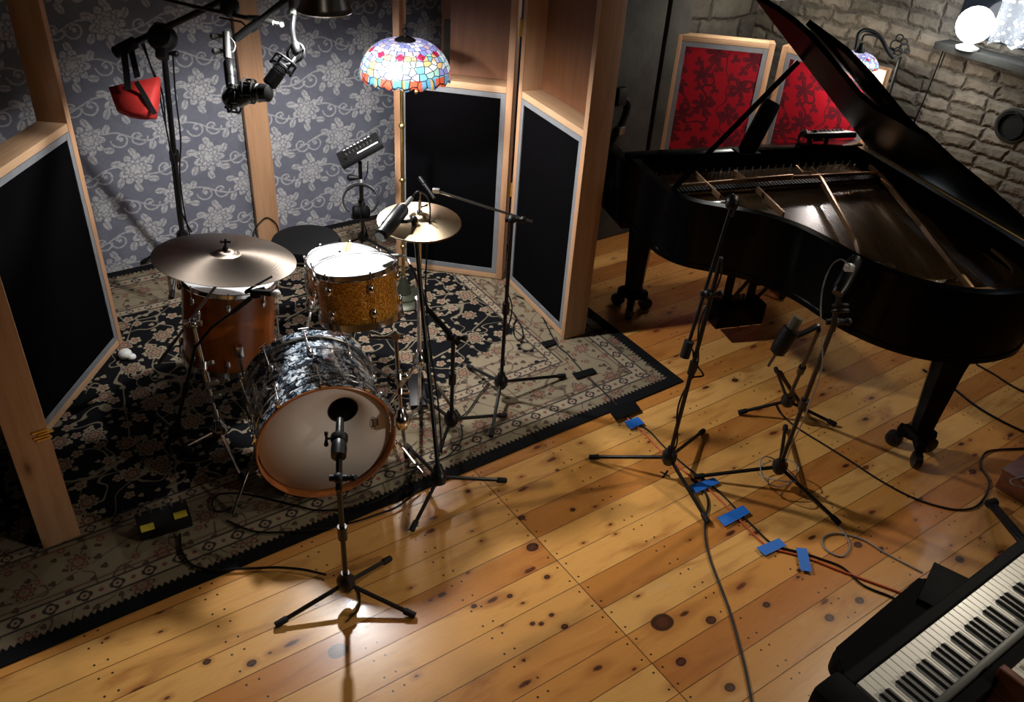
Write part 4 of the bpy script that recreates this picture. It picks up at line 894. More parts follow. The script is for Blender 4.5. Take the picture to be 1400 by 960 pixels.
# hi-hat
HN = disc_normal(573, 298, .465, .03)
hb = at(575, 486, .008)
HCt = atd(573.5, 297, 3.60); hrod = HCt + HN * .09
hs = thing('hi_hat_stand', 'chrome tripod hi-hat stand with foot pedal on the rug', 'stand', V3((hb.x, hb.y, 0)))
hq = V3((HCt.x, HCt.y, 0))
hcen = HCt - HN * .05
tripod(hs, [V3((hq.x - .18, hq.y - .10, .012)), V3((hq.x + .20, hq.y - .06, .012)), V3((hq.x - .02, hq.y + .22, .012))], V3((hq.x + .0, hq.y, .30)), hcen - V3((0, 0, .06)), .011, 'chrome')
bm = new(); tube(bm, [V3((hq.x, hq.y, .03)), V3((hq.x, hq.y, .30))], .008); tube(bm, [hcen - V3((0, 0, .06)), HCt + HN * .11], .003); obj('pull_rod', bm, M['chrome'], hs)
bm = new(); box(bm, V3((hq.x - .03, hq.y + .13, .03)), .085, .27, .010, (V3((.97, .2, 0)), V3((-.2, .97, 0)), Z), .003); tube(bm, [V3((hq.x, hq.y - .02, .015)), V3((hq.x + .0, hq.y + .02, .05))], .008); obj('foot_pedal', bm, M['black_metal'], hs)
bm, c_, n_ = cymbal('', '', 0, 0, 0, .355, 0, 0, 'hat_bronze', n=HN, c=HCt, bell=.045, bow=.018)
hc = thing('hi_hat_cymbal', 'shining upper hi-hat cymbal under the stained glass lamp', 'cymbal', HCt, None); obj('cymbal_disc', bm, M['hat_bronze'], hc, smooth=60)
bm = new(); p = HCt + HN * .045; tube(bm, [HCt + HN * .018, HCt + HN * .03], .012, 12); tube(bm, [HCt + HN * .03, HCt + HN * .075], .007, 10); knob(bm, p, RT * .8 + UP * .3, .006, .03); obj('clutch', bm, M['chrome'], hc)
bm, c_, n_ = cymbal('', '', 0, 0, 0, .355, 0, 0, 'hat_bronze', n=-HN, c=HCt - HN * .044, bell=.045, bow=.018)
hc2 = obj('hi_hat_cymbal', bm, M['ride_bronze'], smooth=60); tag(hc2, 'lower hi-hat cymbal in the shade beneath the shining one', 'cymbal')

# throne
TH = atd(418, 327, 4.28)
th = thing('drum_throne', 'round black drum throne behind the snare drum', 'stool', V3((TH.x, TH.y, 0)))
bm = new(); lathe(bm, [(0, -.075), (.155, -.075), (.172, -.06), (.175, -.02), (.165, .0), (.12, .008), (0, .010)], TH, Z, 40); obj('seat', bm, M['vinyl'], th)
bm = new(); torus(bm, TH - Z * .045, Z, .1755, .0035, 40, 6); obj('seat_piping', bm, M['dull_chrome'], th)
hubh = V3((TH.x, TH.y, .22))
tripod(th, [hubh + V3((.24 * math.cos(a), .24 * math.sin(a), -.21)) for a in (.5, 2.6, 4.7)], hubh, TH - Z * .07, .013, 'chrome')

# ============================================================ STAINED GLASS FLOOR LAMP
lb = at(552, 410, .008); lz = 1.36
ltop = V3((lb.x + .012, lb.y, 0)); LC_ = atd(555, 94, 0); 
lh = up_at(lb, 0, 101).z
ls = thing('stained_glass_floor_lamp', 'floor lamp with a colourful stained glass dome shade above the hi-hat', 'lamp', V3((lb.x, lb.y, 0)))
sc_ = V3((lb.x + .022, lb.y, lh))     # centre of the shade rim plane
SR = .232; SH = .165
prof = []
for i in range(25):
    f = i / 24; a = f * 1.40; rr_ = .05 + (SR - .05) * (math.sin(a) / math.sin(1.40)) ** .92; hh = SH * (math.cos(a) - math.cos(1.40)) / (1 - math.cos(1.40)); prof.append((rr_, hh))
bm = new(); n = 100; L = bm.loops.layers.uv.verify(); rings = []
for i, (r_, h_) in enumerate(prof):
    ring = []
    for k in range(n):
        a = 2 * PI * k / n; hh = h_
        if i == 24: hh -= .017 * abs(math.sin(a * 10)) + .002
        if i == 23: hh -= .006 * abs(math.sin(a * 10))
        ring.append(bm.verts.new(sc_ + V3((r_ * math.cos(a), r_ * math.sin(a), hh))))
    rings.append(ring)
for i in range(24):
    for k in range(n):
        k2 = (k + 1) % n; f = bm.faces.new((rings[i][k], rings[i + 1][k], rings[i + 1][k2], rings[i][k2]))
        for l, (a, b) in zip(f.loops, ((k, i), (k, i + 1), (k + 1, i + 1), (k + 1, i))): l[L].uv = (a / n, b / 24)
sh = obj('lamp_shade', bm, M['shade'], ls, smooth=60); s_ = sh.modifiers.new('t', 'SOLIDIFY'); s_.thickness = .003; s_.offset = -1
bm = new(); z_ = sc_ + V3((0, 0, SH)); lathe(bm, [(0, .018), (.03, .016), (.052, .004), (.055, -.012), (.050, -.012), (.046, 0), (0, .008)], z_, Z, 24)
for k in range(8): a = k * PI / 4; 
tube(bm, [z_ + Z * .01, z_ + Z * .035, z_ + Z * .04, z_ + Z * .055, z_ + Z * .06, z_ + Z * .078], [.008, .006, .013, .013, .005, .003], 10); obj('finial_cap', bm, M['iron'], ls)
bm = new(); tube(bm, [lb + Z * .03, V3((sc_.x - .02, sc_.y, lh + .16))], .010, 12); 
for zz in (.35, .75, 1.05): lathe(bm, [(.010, -.012), (.016, -.006), (.018, 0), (.016, .006), (.010, .012)], lb + Z * zz, Z, 14)
obj('pole', bm, M['brass'], ls)
bm = new(); lathe(bm, [(0, 0), (.135, 0), (.14, .010), (.125, .022), (.09, .028), (.085, .040), (.045, .050), (.035, .09), (.024, .12), (.014, .16), (0, .17)], lb, Z, 40); obj('lamp_base', bm, M['lamp_base'], ls)
bm = new(); pc_ = atd(569, 122, (sc_ - EYE).dot(FW) - .09); 
tube(bm, [pc_ + Z * .12, pc_ - Z * .01], .0018, 6)
ball(bm, pc_ - V3((0, 0, .015)), .009, seg=10); obj('pull_chain', bm, M['brass'], ls)
bm = new(); bulb = sc_ + V3((-.0, -.0, .05)); tube(bm, [bulb + Z * .05, bulb + Z * .085], .014, 10); ball(bm, bulb + Z * .03, .028, seg=12); obj('bulb', bm, M['globe'], ls)

# ============================================================ OVERHEAD BOOM
ob = at(258, 372, .008); oj = atd(222, 52, 3.82); 
os_ = thing('tall_boom_stand', 'tall heavy black boom stand left of the drum kit carrying the overhead bar', 'stand', V3((ob.x, ob.y, 0)))
tripod(os_, [V3((ob.x - .30, ob.y + .05, .008)), V3((ob.x + .22, ob.y + .2, .008)), V3((ob.x + .02, ob.y - .32, .008))], V3((ob.x, ob.y, .25)), oj, .014)
bm = new(); lathe(bm, [(0, -.035), (.05, -.035), (.062, -.02), (.062, .02), (.05, .035), (0, .035)], oj + UP * .0, FW, 24); box(bm, oj - UP * .05, .05, .05, .09, (RT, FW, UP), .01); knob(bm, oj - UP * .07 + RT * .03, RT, .014, .03); ball(bm, oj + UP * .05 - RT * .02, .022); obj('boom_clutch', bm, M['black_plastic'], os_)
oa, o_b = atd(163, 68, 3.92), atd(352, -22, 3.55); ojr = atd(222, 40, 3.80)
bm = new(); tube(bm, [oa, atd(185, 57, 3.88), atd(186, 57, 3.88), ojr, o_b, atd(470, -90, 3.4)], [.013, .013, .015, .015, .013, .012], 12); obj('boom_arm', bm, M['black_metal'], os_)
bm = new(); tube(bm, [atd(156, 73, 3.93), atd(158, 72, 3.93), atd(184, 58, 3.88), atd(186, 57, 3.88)], [.018, .028, .028, .018], 14); obj('counterweight', bm, M['rubber'], os_)
for k, (pp) in enumerate(([(196, 56), (205, 88), (216, 118), (222, 150), (232, 200), (238, 250), (244, 300), (252, 345)], [(192, 55), (207, 92), (222, 128), (228, 180), (240, 230), (247, 285), (262, 318)], [(236, 70), (240, 130), (247, 190), (246, 240), (254, 300), (266, 340)])):
    o = T('microphone_cable', [atd(x_, y_, 3.84 + .002 * (y_)) for x_, y_ in pp], .0042, 'cable_black', sm=5); tag(o, ['outer black cable hanging slack beside the tall heavy boom stand', 'inner black cable hanging beside the tall heavy boom stand', 'black cable taped along the right of the tall heavy boom stand'][k], 'cable')
# red bag
bp = [atd(150, 118, 3.86), atd(216, 106, 3.86), atd(212, 162, 3.86), atd(192, 163, 3.86), atd(165, 155, 3.86)]
bg = thing('red_bag', 'red cloth tote bag hanging by black straps from the boom counterweight', 'bag', bp[4])
bm = new(); outl = [atd(x_, y_, 3.86) for x_, y_ in ((149, 119), (183, 112), (219, 106), (217, 130), (214, 152), (212, 161), (200, 163), (188, 162), (172, 158), (162, 153), (157, 140))]
cc_ = sum(outl, V3()) / len(outl); nrm = FW; front = []; back = []
N_ = len(outl); loops = []
for dd_, sc2 in ((-.045, .78), (-.030, .94), (0, 1), (.030, .94), (.045, .78)):
    loops.append([bm.verts.new(cc_ + (p - cc_) * (sc2 if i > 2 else (1 - (1 - sc2) * .4)) + FW * (dd_ * (.35 if i <= 2 else 1)) + UP * (.004 * math.sin(i * 2 + dd_ * 60))) for i, p in enumerate(outl)])
for A__, B__ in zip(loops, loops[1:]):
    for i in range(N_): bm.faces.new((A__[i], A__[(i + 1) % N_], B__[(i + 1) % N_], B__[i]))
bm.faces.new(loops[0]); bm.faces.new(list(reversed(loops[-1]))); obj('bag_body', bm, M['red_fabric'], bg, smooth=70)
def strap(name, pts, w, mat, parent):
    bm = new(); P_ = smooth_pts(pts, 4); prev = None
    for i, p in enumerate(P_):
        t_ = (P_[min(i + 1, len(P_) - 1)] - P_[max(i - 1, 0)]).normalized(); s2 = t_.cross(FW).normalized() * w / 2
        cur = [bm.verts.new(p - s2 - FW * .001), bm.verts.new(p + s2 - FW * .001), bm.verts.new(p + s2 + FW * .001), bm.verts.new(p - s2 + FW * .001)]
        if prev:
            for k in range(4): bm.faces.new((prev[k], prev[(k + 1) % 4], cur[(k + 1) % 4], cur[k]))
        else: bm.faces.new(cur)
        prev = cur
    bm.faces.new(list(reversed(prev))); return obj(name, bm, M[mat], parent)
strap('strap', [atd(175, 123, 3.805), atd(173, 100, 3.83), atd(170, 75, 3.86), atd(172, 62, 3.87)], .030, 'rubber', bg)
strap('strap', [atd(188, 106, 3.90), atd(183, 85, 3.905), atd(178, 62, 3.90)], .028, 'rubber', bg)
strap('dark_band', [atd(186, 112, 3.812), atd(196, 128, 3.808), atd(206, 146, 3.812), atd(212, 156, 3.822)], .022, 'rubber', bg)

# stereo bar, gooseneck parts and hanging microphones
ovh = thing('overhead_microphone_rig', 'black boom arms and grey clamps holding microphones over the drum kit', 'stand', atd(316, 12, 3.62))
bm = new(); tube(bm, [atd(205, -6, 3.70), atd(262, 8, 3.66), atd(340, 25, 3.6)], [.007, .008, .009], 10); obj('boom_arm', bm, M['black_metal'], ovh)
bm = new(); ball(bm, atd(314, 9, 3.62), .042, 1, .8, 1.1, (RT, FW, UP)); obj('boom_joint', bm, M['black_plastic'], ovh)
bm = new(); tube(bm, [atd(338, 24, 3.6), atd(352, 25, 3.6), atd(374, 31, 3.58)], [.010, .013, .011], 12); obj('grey_clamp', bm, M['grey_metal'], ovh)
bm = new(); tube(bm, [atd(372, 30, 3.58), atd(381, 32, 3.58)], .006); ball(bm, atd(385, 34, 3.58), .012, seg=10); obj('silver_tip', bm, M['silver_knob'], ovh)
bm = new(); tube(bm, [atd(408, -14, 3.55), atd(380, 8, 3.55), atd(318, 56, 3.55)], [.013, .013, .010], 12); tube(bm, [atd(352, 30, 3.55), atd(322, 53, 3.55)], .017, 12); obj('boom_arm', bm, M['black_metal'], ovh)
bm = new(); tube(bm, [atd(300, 24, 3.6), atd(330, 30, 3.6), atd(345, 44, 3.58), atd(355, 38, 3.58)], .004); obj('thin_rod', bm, M['black_metal'], ovh)
bm = new(); tube(bm, [atd(309, 44, 3.53), atd(311, 80, 3.53)], .016, 14); knob(bm, atd(308, 50, 3.53), -RT, .014, .05); knob(bm, atd(309, 70, 3.53), -RT, .014, .045); obj('grey_clamp', bm, M['grey_metal'], ovh)
bm = new(); tube(bm, [atd(399, -6, 3.55), atd(400, 20, 3.55)], .015, 14); obj('grey_clamp', bm, M['grey_metal'], ovh)
bm = new(); tube(bm, smooth_pts([atd(312, 48, 3.53), atd(321, 60, 3.53), atd(319, 70, 3.53), atd(311, 72, 3.53)], 4), .003); obj('short_cable', bm, M['cable_grey'], ovh); bm = new(); tube(bm, smooth_pts([atd(313, 82, 3.53), atd(320, 95, 3.53), atd(317, 112, 3.53)], 4), .0025); obj('short_cable', bm, M['cable_grey'], ovh); bm = new(); tube(bm, smooth_pts([atd(401, 20, 3.55), atd(398, 40, 3.55), atd(405, 55, 3.55), atd(410, 62, 3.55)], 4), .003); obj('short_cable', bm, M['cable_black'], ovh)
def mic(label, a, b, r, mat='black_metal', tip=None, name='overhead_microphone'):
    t = thing(name, label, 'microphone', a); d = (b - a); l = d.length
    bm = new(); lathe(bm, [(0, 0), (r * .75, 0), (r, l * .06), (r, l * .60), (r * .9, l * .62), (r * .9, l * .64), (r, l * .66), (r * .92, l * .96), (r * .6, l), (0, l)], a, d, 22); obj('microphone_body', bm, M[mat], t)
    return t
def shock(t, c, ax, R_):
    bm = new(); torus(bm, c, ax, R_, .005, 24, 8); torus(bm, c + V3(ax).normalized() * .035, ax, R_, .005, 24, 8); x_, y_, d_ = frame_from(V3(ax))
    for k in range(6):
        a = k * PI / 3; p = c + (x_ * math.cos(a) + y_ * math.sin(a)) * R_; tube(bm, [p, p + d_ * .035], .0045, 6); ball(bm, p - d_ * .006, .007, seg=8)
    obj('shock_mount', bm, M['black_plastic'], t)
mA = mic('black microphone body hanging straight down from the left grey clamp', atd(312, 83, 3.53), atd(316, 121, 3.50), .021)
shock(mA, atd(315, 134, 3.48), RT * .8 + FW * .5, .055)
bm = new(); lathe(bm, [(0, -.02), (.036, -.02), (.040, .0), (.036, .02), (0, .02)], atd(317, 134, 3.47), -FW + RT * .3, 20); obj('clutch_disc', bm, M['black_plastic'], mA)
mB = mic('black and silver microphone lying across the post below the left clamp', atd(325, 143, 3.46), atd(345, 133, 3.46), .017, 'grey_metal')
mC = mic('large black microphone with a grey band low over the drums', atd(331, 124, 3.48), atd(369, 128, 3.44), .036)
shock(mC, atd(335, 124, 3.47), RT * .95 + UP * -.1, .046)
bm = new(); tube(bm, [atd(354, 127, 3.455), atd(357, 127.5, 3.455)], .0375, 24); obj('grey_band', bm, M['grey_metal'], mC)
mD = mic('black microphone tilted up to the right above the large one', atd(367, 117, 3.46), atd(388, 88, 3.46), .030)
shock(mD, atd(385, 92, 3.46), RT * .55 + UP * .83, .045)
bm = new(); torus(bm, atd(404, 72, 3.5), FW + RT * .3, .038, .006, 24, 8); ball(bm, atd(404, 66, 3.49), .024, .8, .8, 1.3, (RT, FW, UP)); tube(bm, [atd(408, 72, 3.48), atd(415, 67, 3.48)], .006); obj('swivel_clip', bm, M['black_plastic'], ovh)
bm = new(); tube(bm, smooth_pts([atd(402, 20, 3.55), atd(400, 40, 3.54), atd(403, 60, 3.5)], 4), .010); tube(bm, smooth_pts([atd(404, 80, 3.49), atd(397, 88, 3.47), atd(388, 90, 3.46)], 4), .010); tube(bm, [atd(312, 80, 3.53), atd(312, 90, 3.53)], .009); obj('gooseneck', bm, M['black_metal'], ovh)

# spun metal clamp lamp at the top edge
DC = V3((-.875, 3.70, 1.83)); DC = atd(444, 14, 3.45)
dl = thing('clamp_lamp', 'spun metal reflector clamp lamp hanging at the top edge over the drums', 'lamp', DC)
bm = new(); dn = -Z; lathe(bm, [(.108, -.006), (.112, 0), (.108, .004), (.100, .02), (.088, .07), (.06, .12), (.03, .14), (.028, .19), (.024, .19), (.026, .138), (.056, .116), (.084, .068), (.096, .018), (.104, .0), (.108, -.006)], DC, Z, 48); obj('reflector', bm, M['spun'], dl)
bm = new(); tube(bm, [DC + Z * .19, DC + Z * .28], .018, 12); obj('socket', bm, M['black_plastic'], dl)
bm = new(); ball(bm, DC + Z * .075, .03, seg=14); tube(bm, [DC + Z * .09, DC + Z * .15], .014); obj('bulb', bm, M['globe'], dl)
bm = new(); tube(bm, smooth_pts([DC + Z * .26, DC + Z * .32 - RT * .05, atd(400, -30, 3.55)], 4), .006); obj('clamp_arm', bm, M['black_metal'], dl)

# ============================================================ PERSONAL MIXERS ON STANDS
def mixer(label, pos, xd, yd, w=.215, h=.12, tape=(.6, .95)):
    X = V3(xd).normalized(); N_ = X.cross(V3(yd)).normalized(); Y = N_.cross(X)
    t = thing('headphone_mixer', label, 'mixer', pos)
    bm = new(); box(bm, pos, w, h, .032, (X, Y, N_), .010); obj('case', bm, M['black_plastic'], t)
    for i in range(8):
        for j in range(2):
            p = pos + X * (-.30 + i * .086) * w + Y * ((.02, .22)[j]) * h + N_ * .016; bm = new(); tube(bm, [p, p + N_ * .010], [.0055, .0045], 10); obj('knob', bm, M['black_plastic'] if j else M['dull_chrome'], t)
    for i in range(8):
        p = pos + X * (-.30 + i * .086) * w + Y * .37 * h + N_ * .0165; bm = new(); box(bm, p, .012, .008, .004, (X, Y, N_)); obj('button', bm, M['white_plastic'], t)
    bm = new(); box(bm, pos + X * .18 * w - Y * .28 * h + N_ * .0165, w * .50, .012, .002, (X, Y, N_)); obj('white_tape_strip', bm, M['white_plastic'], t)
    bm = new(); p = pos - X * .32 * w + Y * -.25 * h + N_ * .016; tube(bm, [p, p + N_ * .014], .010, 14); obj('volume_knob', bm, M['black_plastic'], t)
    return t, X, Y, N_
mp = atd(492, 206, 4.60)
Xm = (atd(520, 190, 4.6) - atd(462, 222, 4.6)); mixer('small black headphone mixer with white tape on the stand by the damask wall', mp, Xm, UP * .75 + FW * .66, w=.25, h=.15)
nb = at(497, 345, .008); st = thing('mixer_stand', 'black stand by the damask wall carrying the small mixer and headphones', 'stand', V3((nb.x, nb.y, 0)))
jt = atd(492, 222, 4.63)
tripod(st, [V3((nb.x - .2, nb.y - .02, .008)), V3((nb.x + .2, nb.y - .02, .008)), V3((nb.x, nb.y - .22, .008))], V3((nb.x, nb.y, .12)), jt, .011)
bm = new(); p = atd(494, 249, 4.66); tube(bm, [p - UP * .012, p + UP * .012], .016, 12); obj('height_clamp', bm, M['grey_metal'], st)
bm = new(); knob(bm, atd(490, 243, 4.64), -RT, .018, .045); obj('wing_knob', bm, M['black_plastic'], st)
hp = thing('headphones', 'black headphones hooked on the mixer stand by the damask wall', 'headphones', atd(492, 290, 4.60))
bm = new(); arc = []
for k in range(15):
    a = PI * (.10 + 1.8 * k / 14) - PI / 2 ; arc.append(atd(493 + 24 * math.sin(a + PI / 2 + PI / 2 * 0) * 1.0, 272 - 20 * math.cos(a + PI / 2 - PI / 2 * 0), 4.58))
arc = [atd(493 + 24 * math.cos(R(b_)), 273 - 21 * math.sin(R(b_)), 4.56) for b_ in range(-55, 236, 15)]
tube(bm, arc, .006, 8); tube(bm, arc[6:14], .0095, 8); obj('headband', bm, M['black_plastic'], hp)
for sx in (487, 499):
    bm = new(); lathe(bm, [(0, -.016), (.028, -.016), (.036, -.006), (.036, .012), (.026, .02), (0, .02)], atd(sx, 290, 4.55), RT * (1 if sx > 492 else -1) + FW * -.3, 20); obj('ear_cup', bm, M['vinyl'], hp)
bm = new(); p = atd(493, 296, 4.60); box(bm, p, .10, .03, .03, (RT, FW, UP), .008); obj('hook', bm, M['black_plastic'], st)
o = T('mixer_cable', [atd(503, 220, 4.64), atd(502, 238, 4.66), atd(497, 252, 4.68), atd(497, 300, 4.7), atd(504, 325, 4.75)], .003, 'cable_black', sm=5); tag(o, 'thin black cable from the headphone mixer down its stand', 'cable')

# stomp box with yellow tape at the rug's lower left
sbx = at(224, 712, .035); X_ = (at(252, 700, 0) - at(198, 716, 0)).normalized(); Y_ = Z.cross(X_)
sbt = thing('stage_box', 'low black box with knobs and two yellow tape squares on the dark rug', 'box', V3((sbx.x, sbx.y, 0)))
bm = new(); box(bm, V3((sbx.x, sbx.y, .038)), .20, .11, .055, (X_, Y_, Z), .006); obj('case', bm, M['black_plastic'], sbt)
for x_, y_ in ((205, 735), (250, 717)):
    bm = new(); p = at(x_, y_, .03); box(bm, V3((p.x, p.y, .0665)) + Y_ * .02, .05, .038, .0012, (X_, Y_, Z)); obj('yellow_tape', bm, M['yellow_tape'], sbt)
for i in range(5):
    bm = new(); p = V3((sbx.x, sbx.y, .066)) + X_ * (-.08 + i * .04) + Y_ * .037; tube(bm, [p, p + Z * (.03 if i in (1, 4) else .012)], [.006, .004], 10); obj('knob', bm, M['dull_chrome'], sbt)

# ============================================================ GRAND PIANO
PA = R(19); PK = V3((math.cos(PA), math.sin(PA), 0)); PT = V3((math.sin(PA), -math.cos(PA), 0)); PO = V3((.426, 4.577, 0))
def pp(u, v, z): return PO + PK * u + PT * v + V3((0, 0, z))
pn = thing('grand_piano', 'black grand piano with its lid propped open, seen from the tail and curved side', 'piano', pp(.7, .9, 0))
outline = [(0.0, 0.0), (0.0, .35), (0.0, .68), (.025, .82), (.09, .92), (.20, 1.0), (.33, 1.10), (.42, 1.22), (.47, 1.36), (.50, 1.50), (.55, 1.64), (.63, 1.77), (.74, 1.87), (.88, 1.935), (1.03, 1.95), (1.18, 1.92), (1.31, 1.83), (1.39, 1.68), (1.42, 1.50), (1.42, 1.1), (1.42, .6), (1.42, 0.0)]
so = []
P_ = outline; so = [tuple(p)[:2] for p in smooth_pts([V3((a, b, 0)) for a, b in P_], 4)]
def inset(ol, d):
    n = len(ol); out = []
    for i in range(n):
        a = V3((*ol[i - 1], 0)); b = V3((*ol[i], 0)); c = V3((*ol[(i + 1) % n], 0)); t = (c - a); t = t.normalized() if t.length > 1e-9 else V3((1, 0, 0))
        nrm = V3((t.y, -t.x, 0)); cen = V3((.75, .8, 0))
        if nrm.dot(cen - b) < 0 and False: nrm = -nrm
        out.append((b.x + nrm.x * d, b.y + nrm.y * d))
    return out
# orientation check for inset direction
area = sum(so[i][0] * so[(i + 1) % len(so)][1] - so[(i + 1) % len(so)][0] * so[i][1] for i in range(len(so)))
sgn = 1 if area > 0 else -1
inn = [(x_, max(.36, y_)) for x_, y_ in inset(so, -.045 * sgn)]
outp = [(x_, max(.31, y_)) for x_, y_ in so]
bm = new(); ringwall(bm, outp, inn, .66, 1.0, pp); obj('rim', bm, M['piano_black'], pn, smooth=35)
bm = new(); ringwall(bm, [(x_, y_) for x_, y_ in inset(outp, .006 * sgn)], [(x_, y_) for x_, y_ in inset(outp, -.02 * sgn)], .665, .69, pp); obj('rim_moulding', bm, M['piano_black'], pn)
bm = new(); prism(bm, [(x_, max(.05, y_)) for x_, y_ in inset(so, -.03 * sgn)], .70, .72, pp); obj('soundboard_underside', bm, M['piano_black'], pn)
bm = new(); prism(bm, inset(inn, -.002 * sgn), .865, .872, pp); obj('soundboard', bm, M['soundboard'], pn)
# cheeks, key bed and fallboard
def pbox(name, mat, u0, u1, v0, v1, z0, z1, bev=.004, parent=pn):
    bm = new(); box(bm, pp((u0 + u1) / 2, (v0 + v1) / 2, (z0 + z1) / 2), abs(u1 - u0), abs(v1 - v0), abs(z1 - z0), (PK, PT, Z), bev=bev); return obj(name, bm, M[mat], parent)
pbox('cheek', 'piano_black', -.002, .07, -.0, .31, .62, .94); pbox('cheek', 'piano_black', 1.35, 1.422, -.0, .31, .62, .94)
pbox('key_bed', 'piano_black', .0, 1.42, -.01, .36, .60, .67); pbox('key_slip', 'piano_black', .07, 1.35, -.02, .01, .67, .75)
pbox('fallboard', 'piano_black', .07, 1.35, .22, .25, .74, .93); pbox('front_rail', 'piano_black', .0, 1.42, .27, .355, .965, 1.005)
pbox('pin_block', 'bronze', .06, 1.36, .37, .60, .885, .905, .006)
nk = 52; kw = (1.27 - .04) / nk
bm = new()
for i in range(nk): box(bm, pp(.09 + kw * (i + .5), .095, .742), kw - .0012, .17, .016, (PK, PT, Z))
o = obj('white_keys', bm, M['ivory'], pn, smooth=0); o['kind'] = 'stuff'
bm = new()
for i in range(nk - 1):
    if (i % 7) in (0, 2, 3, 5, 6): box(bm, pp(.09 + kw * (i + 1), .14, .755), .011, .095, .016, (PK, PT, Z))
o = obj('black_keys', bm, M['ebony'], pn, smooth=0); o['kind'] = 'stuff'
# plate: bars, capo line, tail hoop, bridge
bars = [((.30, .40), (.34, .80)), ((.17, .42), (.23, .72)), ((.52, .42), (.70, 1.02)), ((.93, .40), (1.0, .55)), ((1.26, .42), (1.33, .52))]
def bar(u0, v0, u1, v1, w=.016, h=.03, z=.935, mat='bronze'):
    bm = new(); a, b = pp(u0, v0, z), pp(u1, v1, z); d = (b - a); l = d.length; d = d.normalized(); s2 = Z.cross(d); box(bm, (a + b) / 2, l, w * .62, h, (d, s2, Z), bev=.003); return obj('plate_bar', bm, M['bronze' if mat == 'bronze' else mat], pn)
def bpx(px0, py0, px1, py1, z=.95, **k):
    a, b = at(px0, py0, z) - PO, at(px1, py1, z) - PO; return bar(a.dot(PK), a.dot(PT), b.dot(PK), b.dot(PT), z=z - .015, **k)
bpx(915, 253, 1084, 238, w=.018); bpx(1084, 240, 1200, 234, w=.020)
bpx(951, 234, 985, 266, w=.012); bpx(1004, 232, 1020, 243, w=.012); bpx(1036, 255, 1072, 290, w=.022); bpx(1110, 228, 1124, 242, w=.012); bpx(1122, 240, 1172, 326, w=.024); bpx(1186, 221, 1204, 236, w=.014); bpx(1204, 236, 1262, 305, w=.024); bpx(1262, 305, 1330, 392, w=.026); bpx(1172, 326, 1182, 360, w=.026)
bm = new(); tube(bm, smooth_pts([at(1089, 227, .955), at(1097, 234, .955), at(1110, 236, .955)], 4), .006); obj('plate_bar', bm, M['bronze'], pn)
bm = new(); pl = [(.30, 1.10), (.41, 1.24), (.46, 1.38), (.49, 1.52), (.55, 1.66), (.64, 1.78), (.76, 1.86), (.90, 1.89), (1.05, 1.90), (1.20, 1.85), (1.31, 1.74), (1.36, 1.55)]
ol_ = smooth_pts([V3((a + .05, b - .045, 0)) for a, b in pl], 4); il_ = smooth_pts([V3((a + .05 + (1.0 - a) * .10, b - .045 - (b - .9) * .10, 0)) for a, b in pl], 4)
prv = None
for a_, b_ in zip(ol_, il_):
    c_ = [bm.verts.new(pp(a_.x, a_.y, .900)), bm.verts.new(pp(b_.x, b_.y, .900)), bm.verts.new(pp(b_.x, b_.y, .915)), bm.verts.new(pp(a_.x, a_.y, .915))]
    if prv:
        for k in range(4): bm.faces.new((prv[k], prv[(k + 1) % 4], c_[(k + 1) % 4], c_[k]))
    else: bm.faces.new(c_)
    prv = c_
bm.faces.new(list(reversed(prv))); obj('plate_hoop', bm, M['bronze'], pn)
bm = new(); tube(bm, [pp(*q_, .895) for q_ in ((.30, .86), (.42, 1.0), (.55, 1.2), (.66, 1.38), (.80, 1.5))], .014, 6); obj('treble_bridge', bm, M['soundboard'], pn)
bm = new(); tube(bm, [pp(*q_, .905) for q_ in ((.62, 1.55), (.85, 1.66), (1.05, 1.66))], .013, 6); obj('bass_bridge', bm, M['soundboard'], pn)
bm = new(); ns = 96
for i in range(ns):
    f = i / (ns - 1)
    if f < .72:
        g_ = f / .72; u0 = .10 + .88 * g_; u1 = .16 + .68 * g_ + .03; v1 = .62 + .98 * g_ ** 1.05
        u1 = u0 + .02 - .12 * g_; 
        v1 = min(v1, 1.80)
        lim = .66 + max(0, u1) * 1.15; v1 = min(v1, lim + .10)
    else:
        g_ = (f - .72) / .28; u0 = 1.0 + .33 * g_; u1 = .62 + .45 * g_; v1 = 1.62 + .12 * g_
    z_ = .912 if f < .72 else .925
    tube(bm, [pp(u0, .44, z_), pp(u1, v1, z_)], .0011, 3, cap=False)
o = obj('strings', bm, M['string'], pn); o['kind'] = 'stuff'
bm = new()
for i in range(80):
    p = pp(.09 + 1.25 * i / 79, .40 + .03 * (i % 3), .905); tube(bm, [p, p + Z * .030], .0032, 5)
o = obj('tuning_pins', bm, M['dull_chrome'], pn, smooth=0); o['kind'] = 'stuff'
bm = new()
for i in range(60): box(bm, pp(.12 + 1.2 * i / 59, .64, .935), .012, .05, .012, (PK, PT, Z))
o = obj('dampers', bm, M['case_black'], pn, smooth=0); o['kind'] = 'stuff'
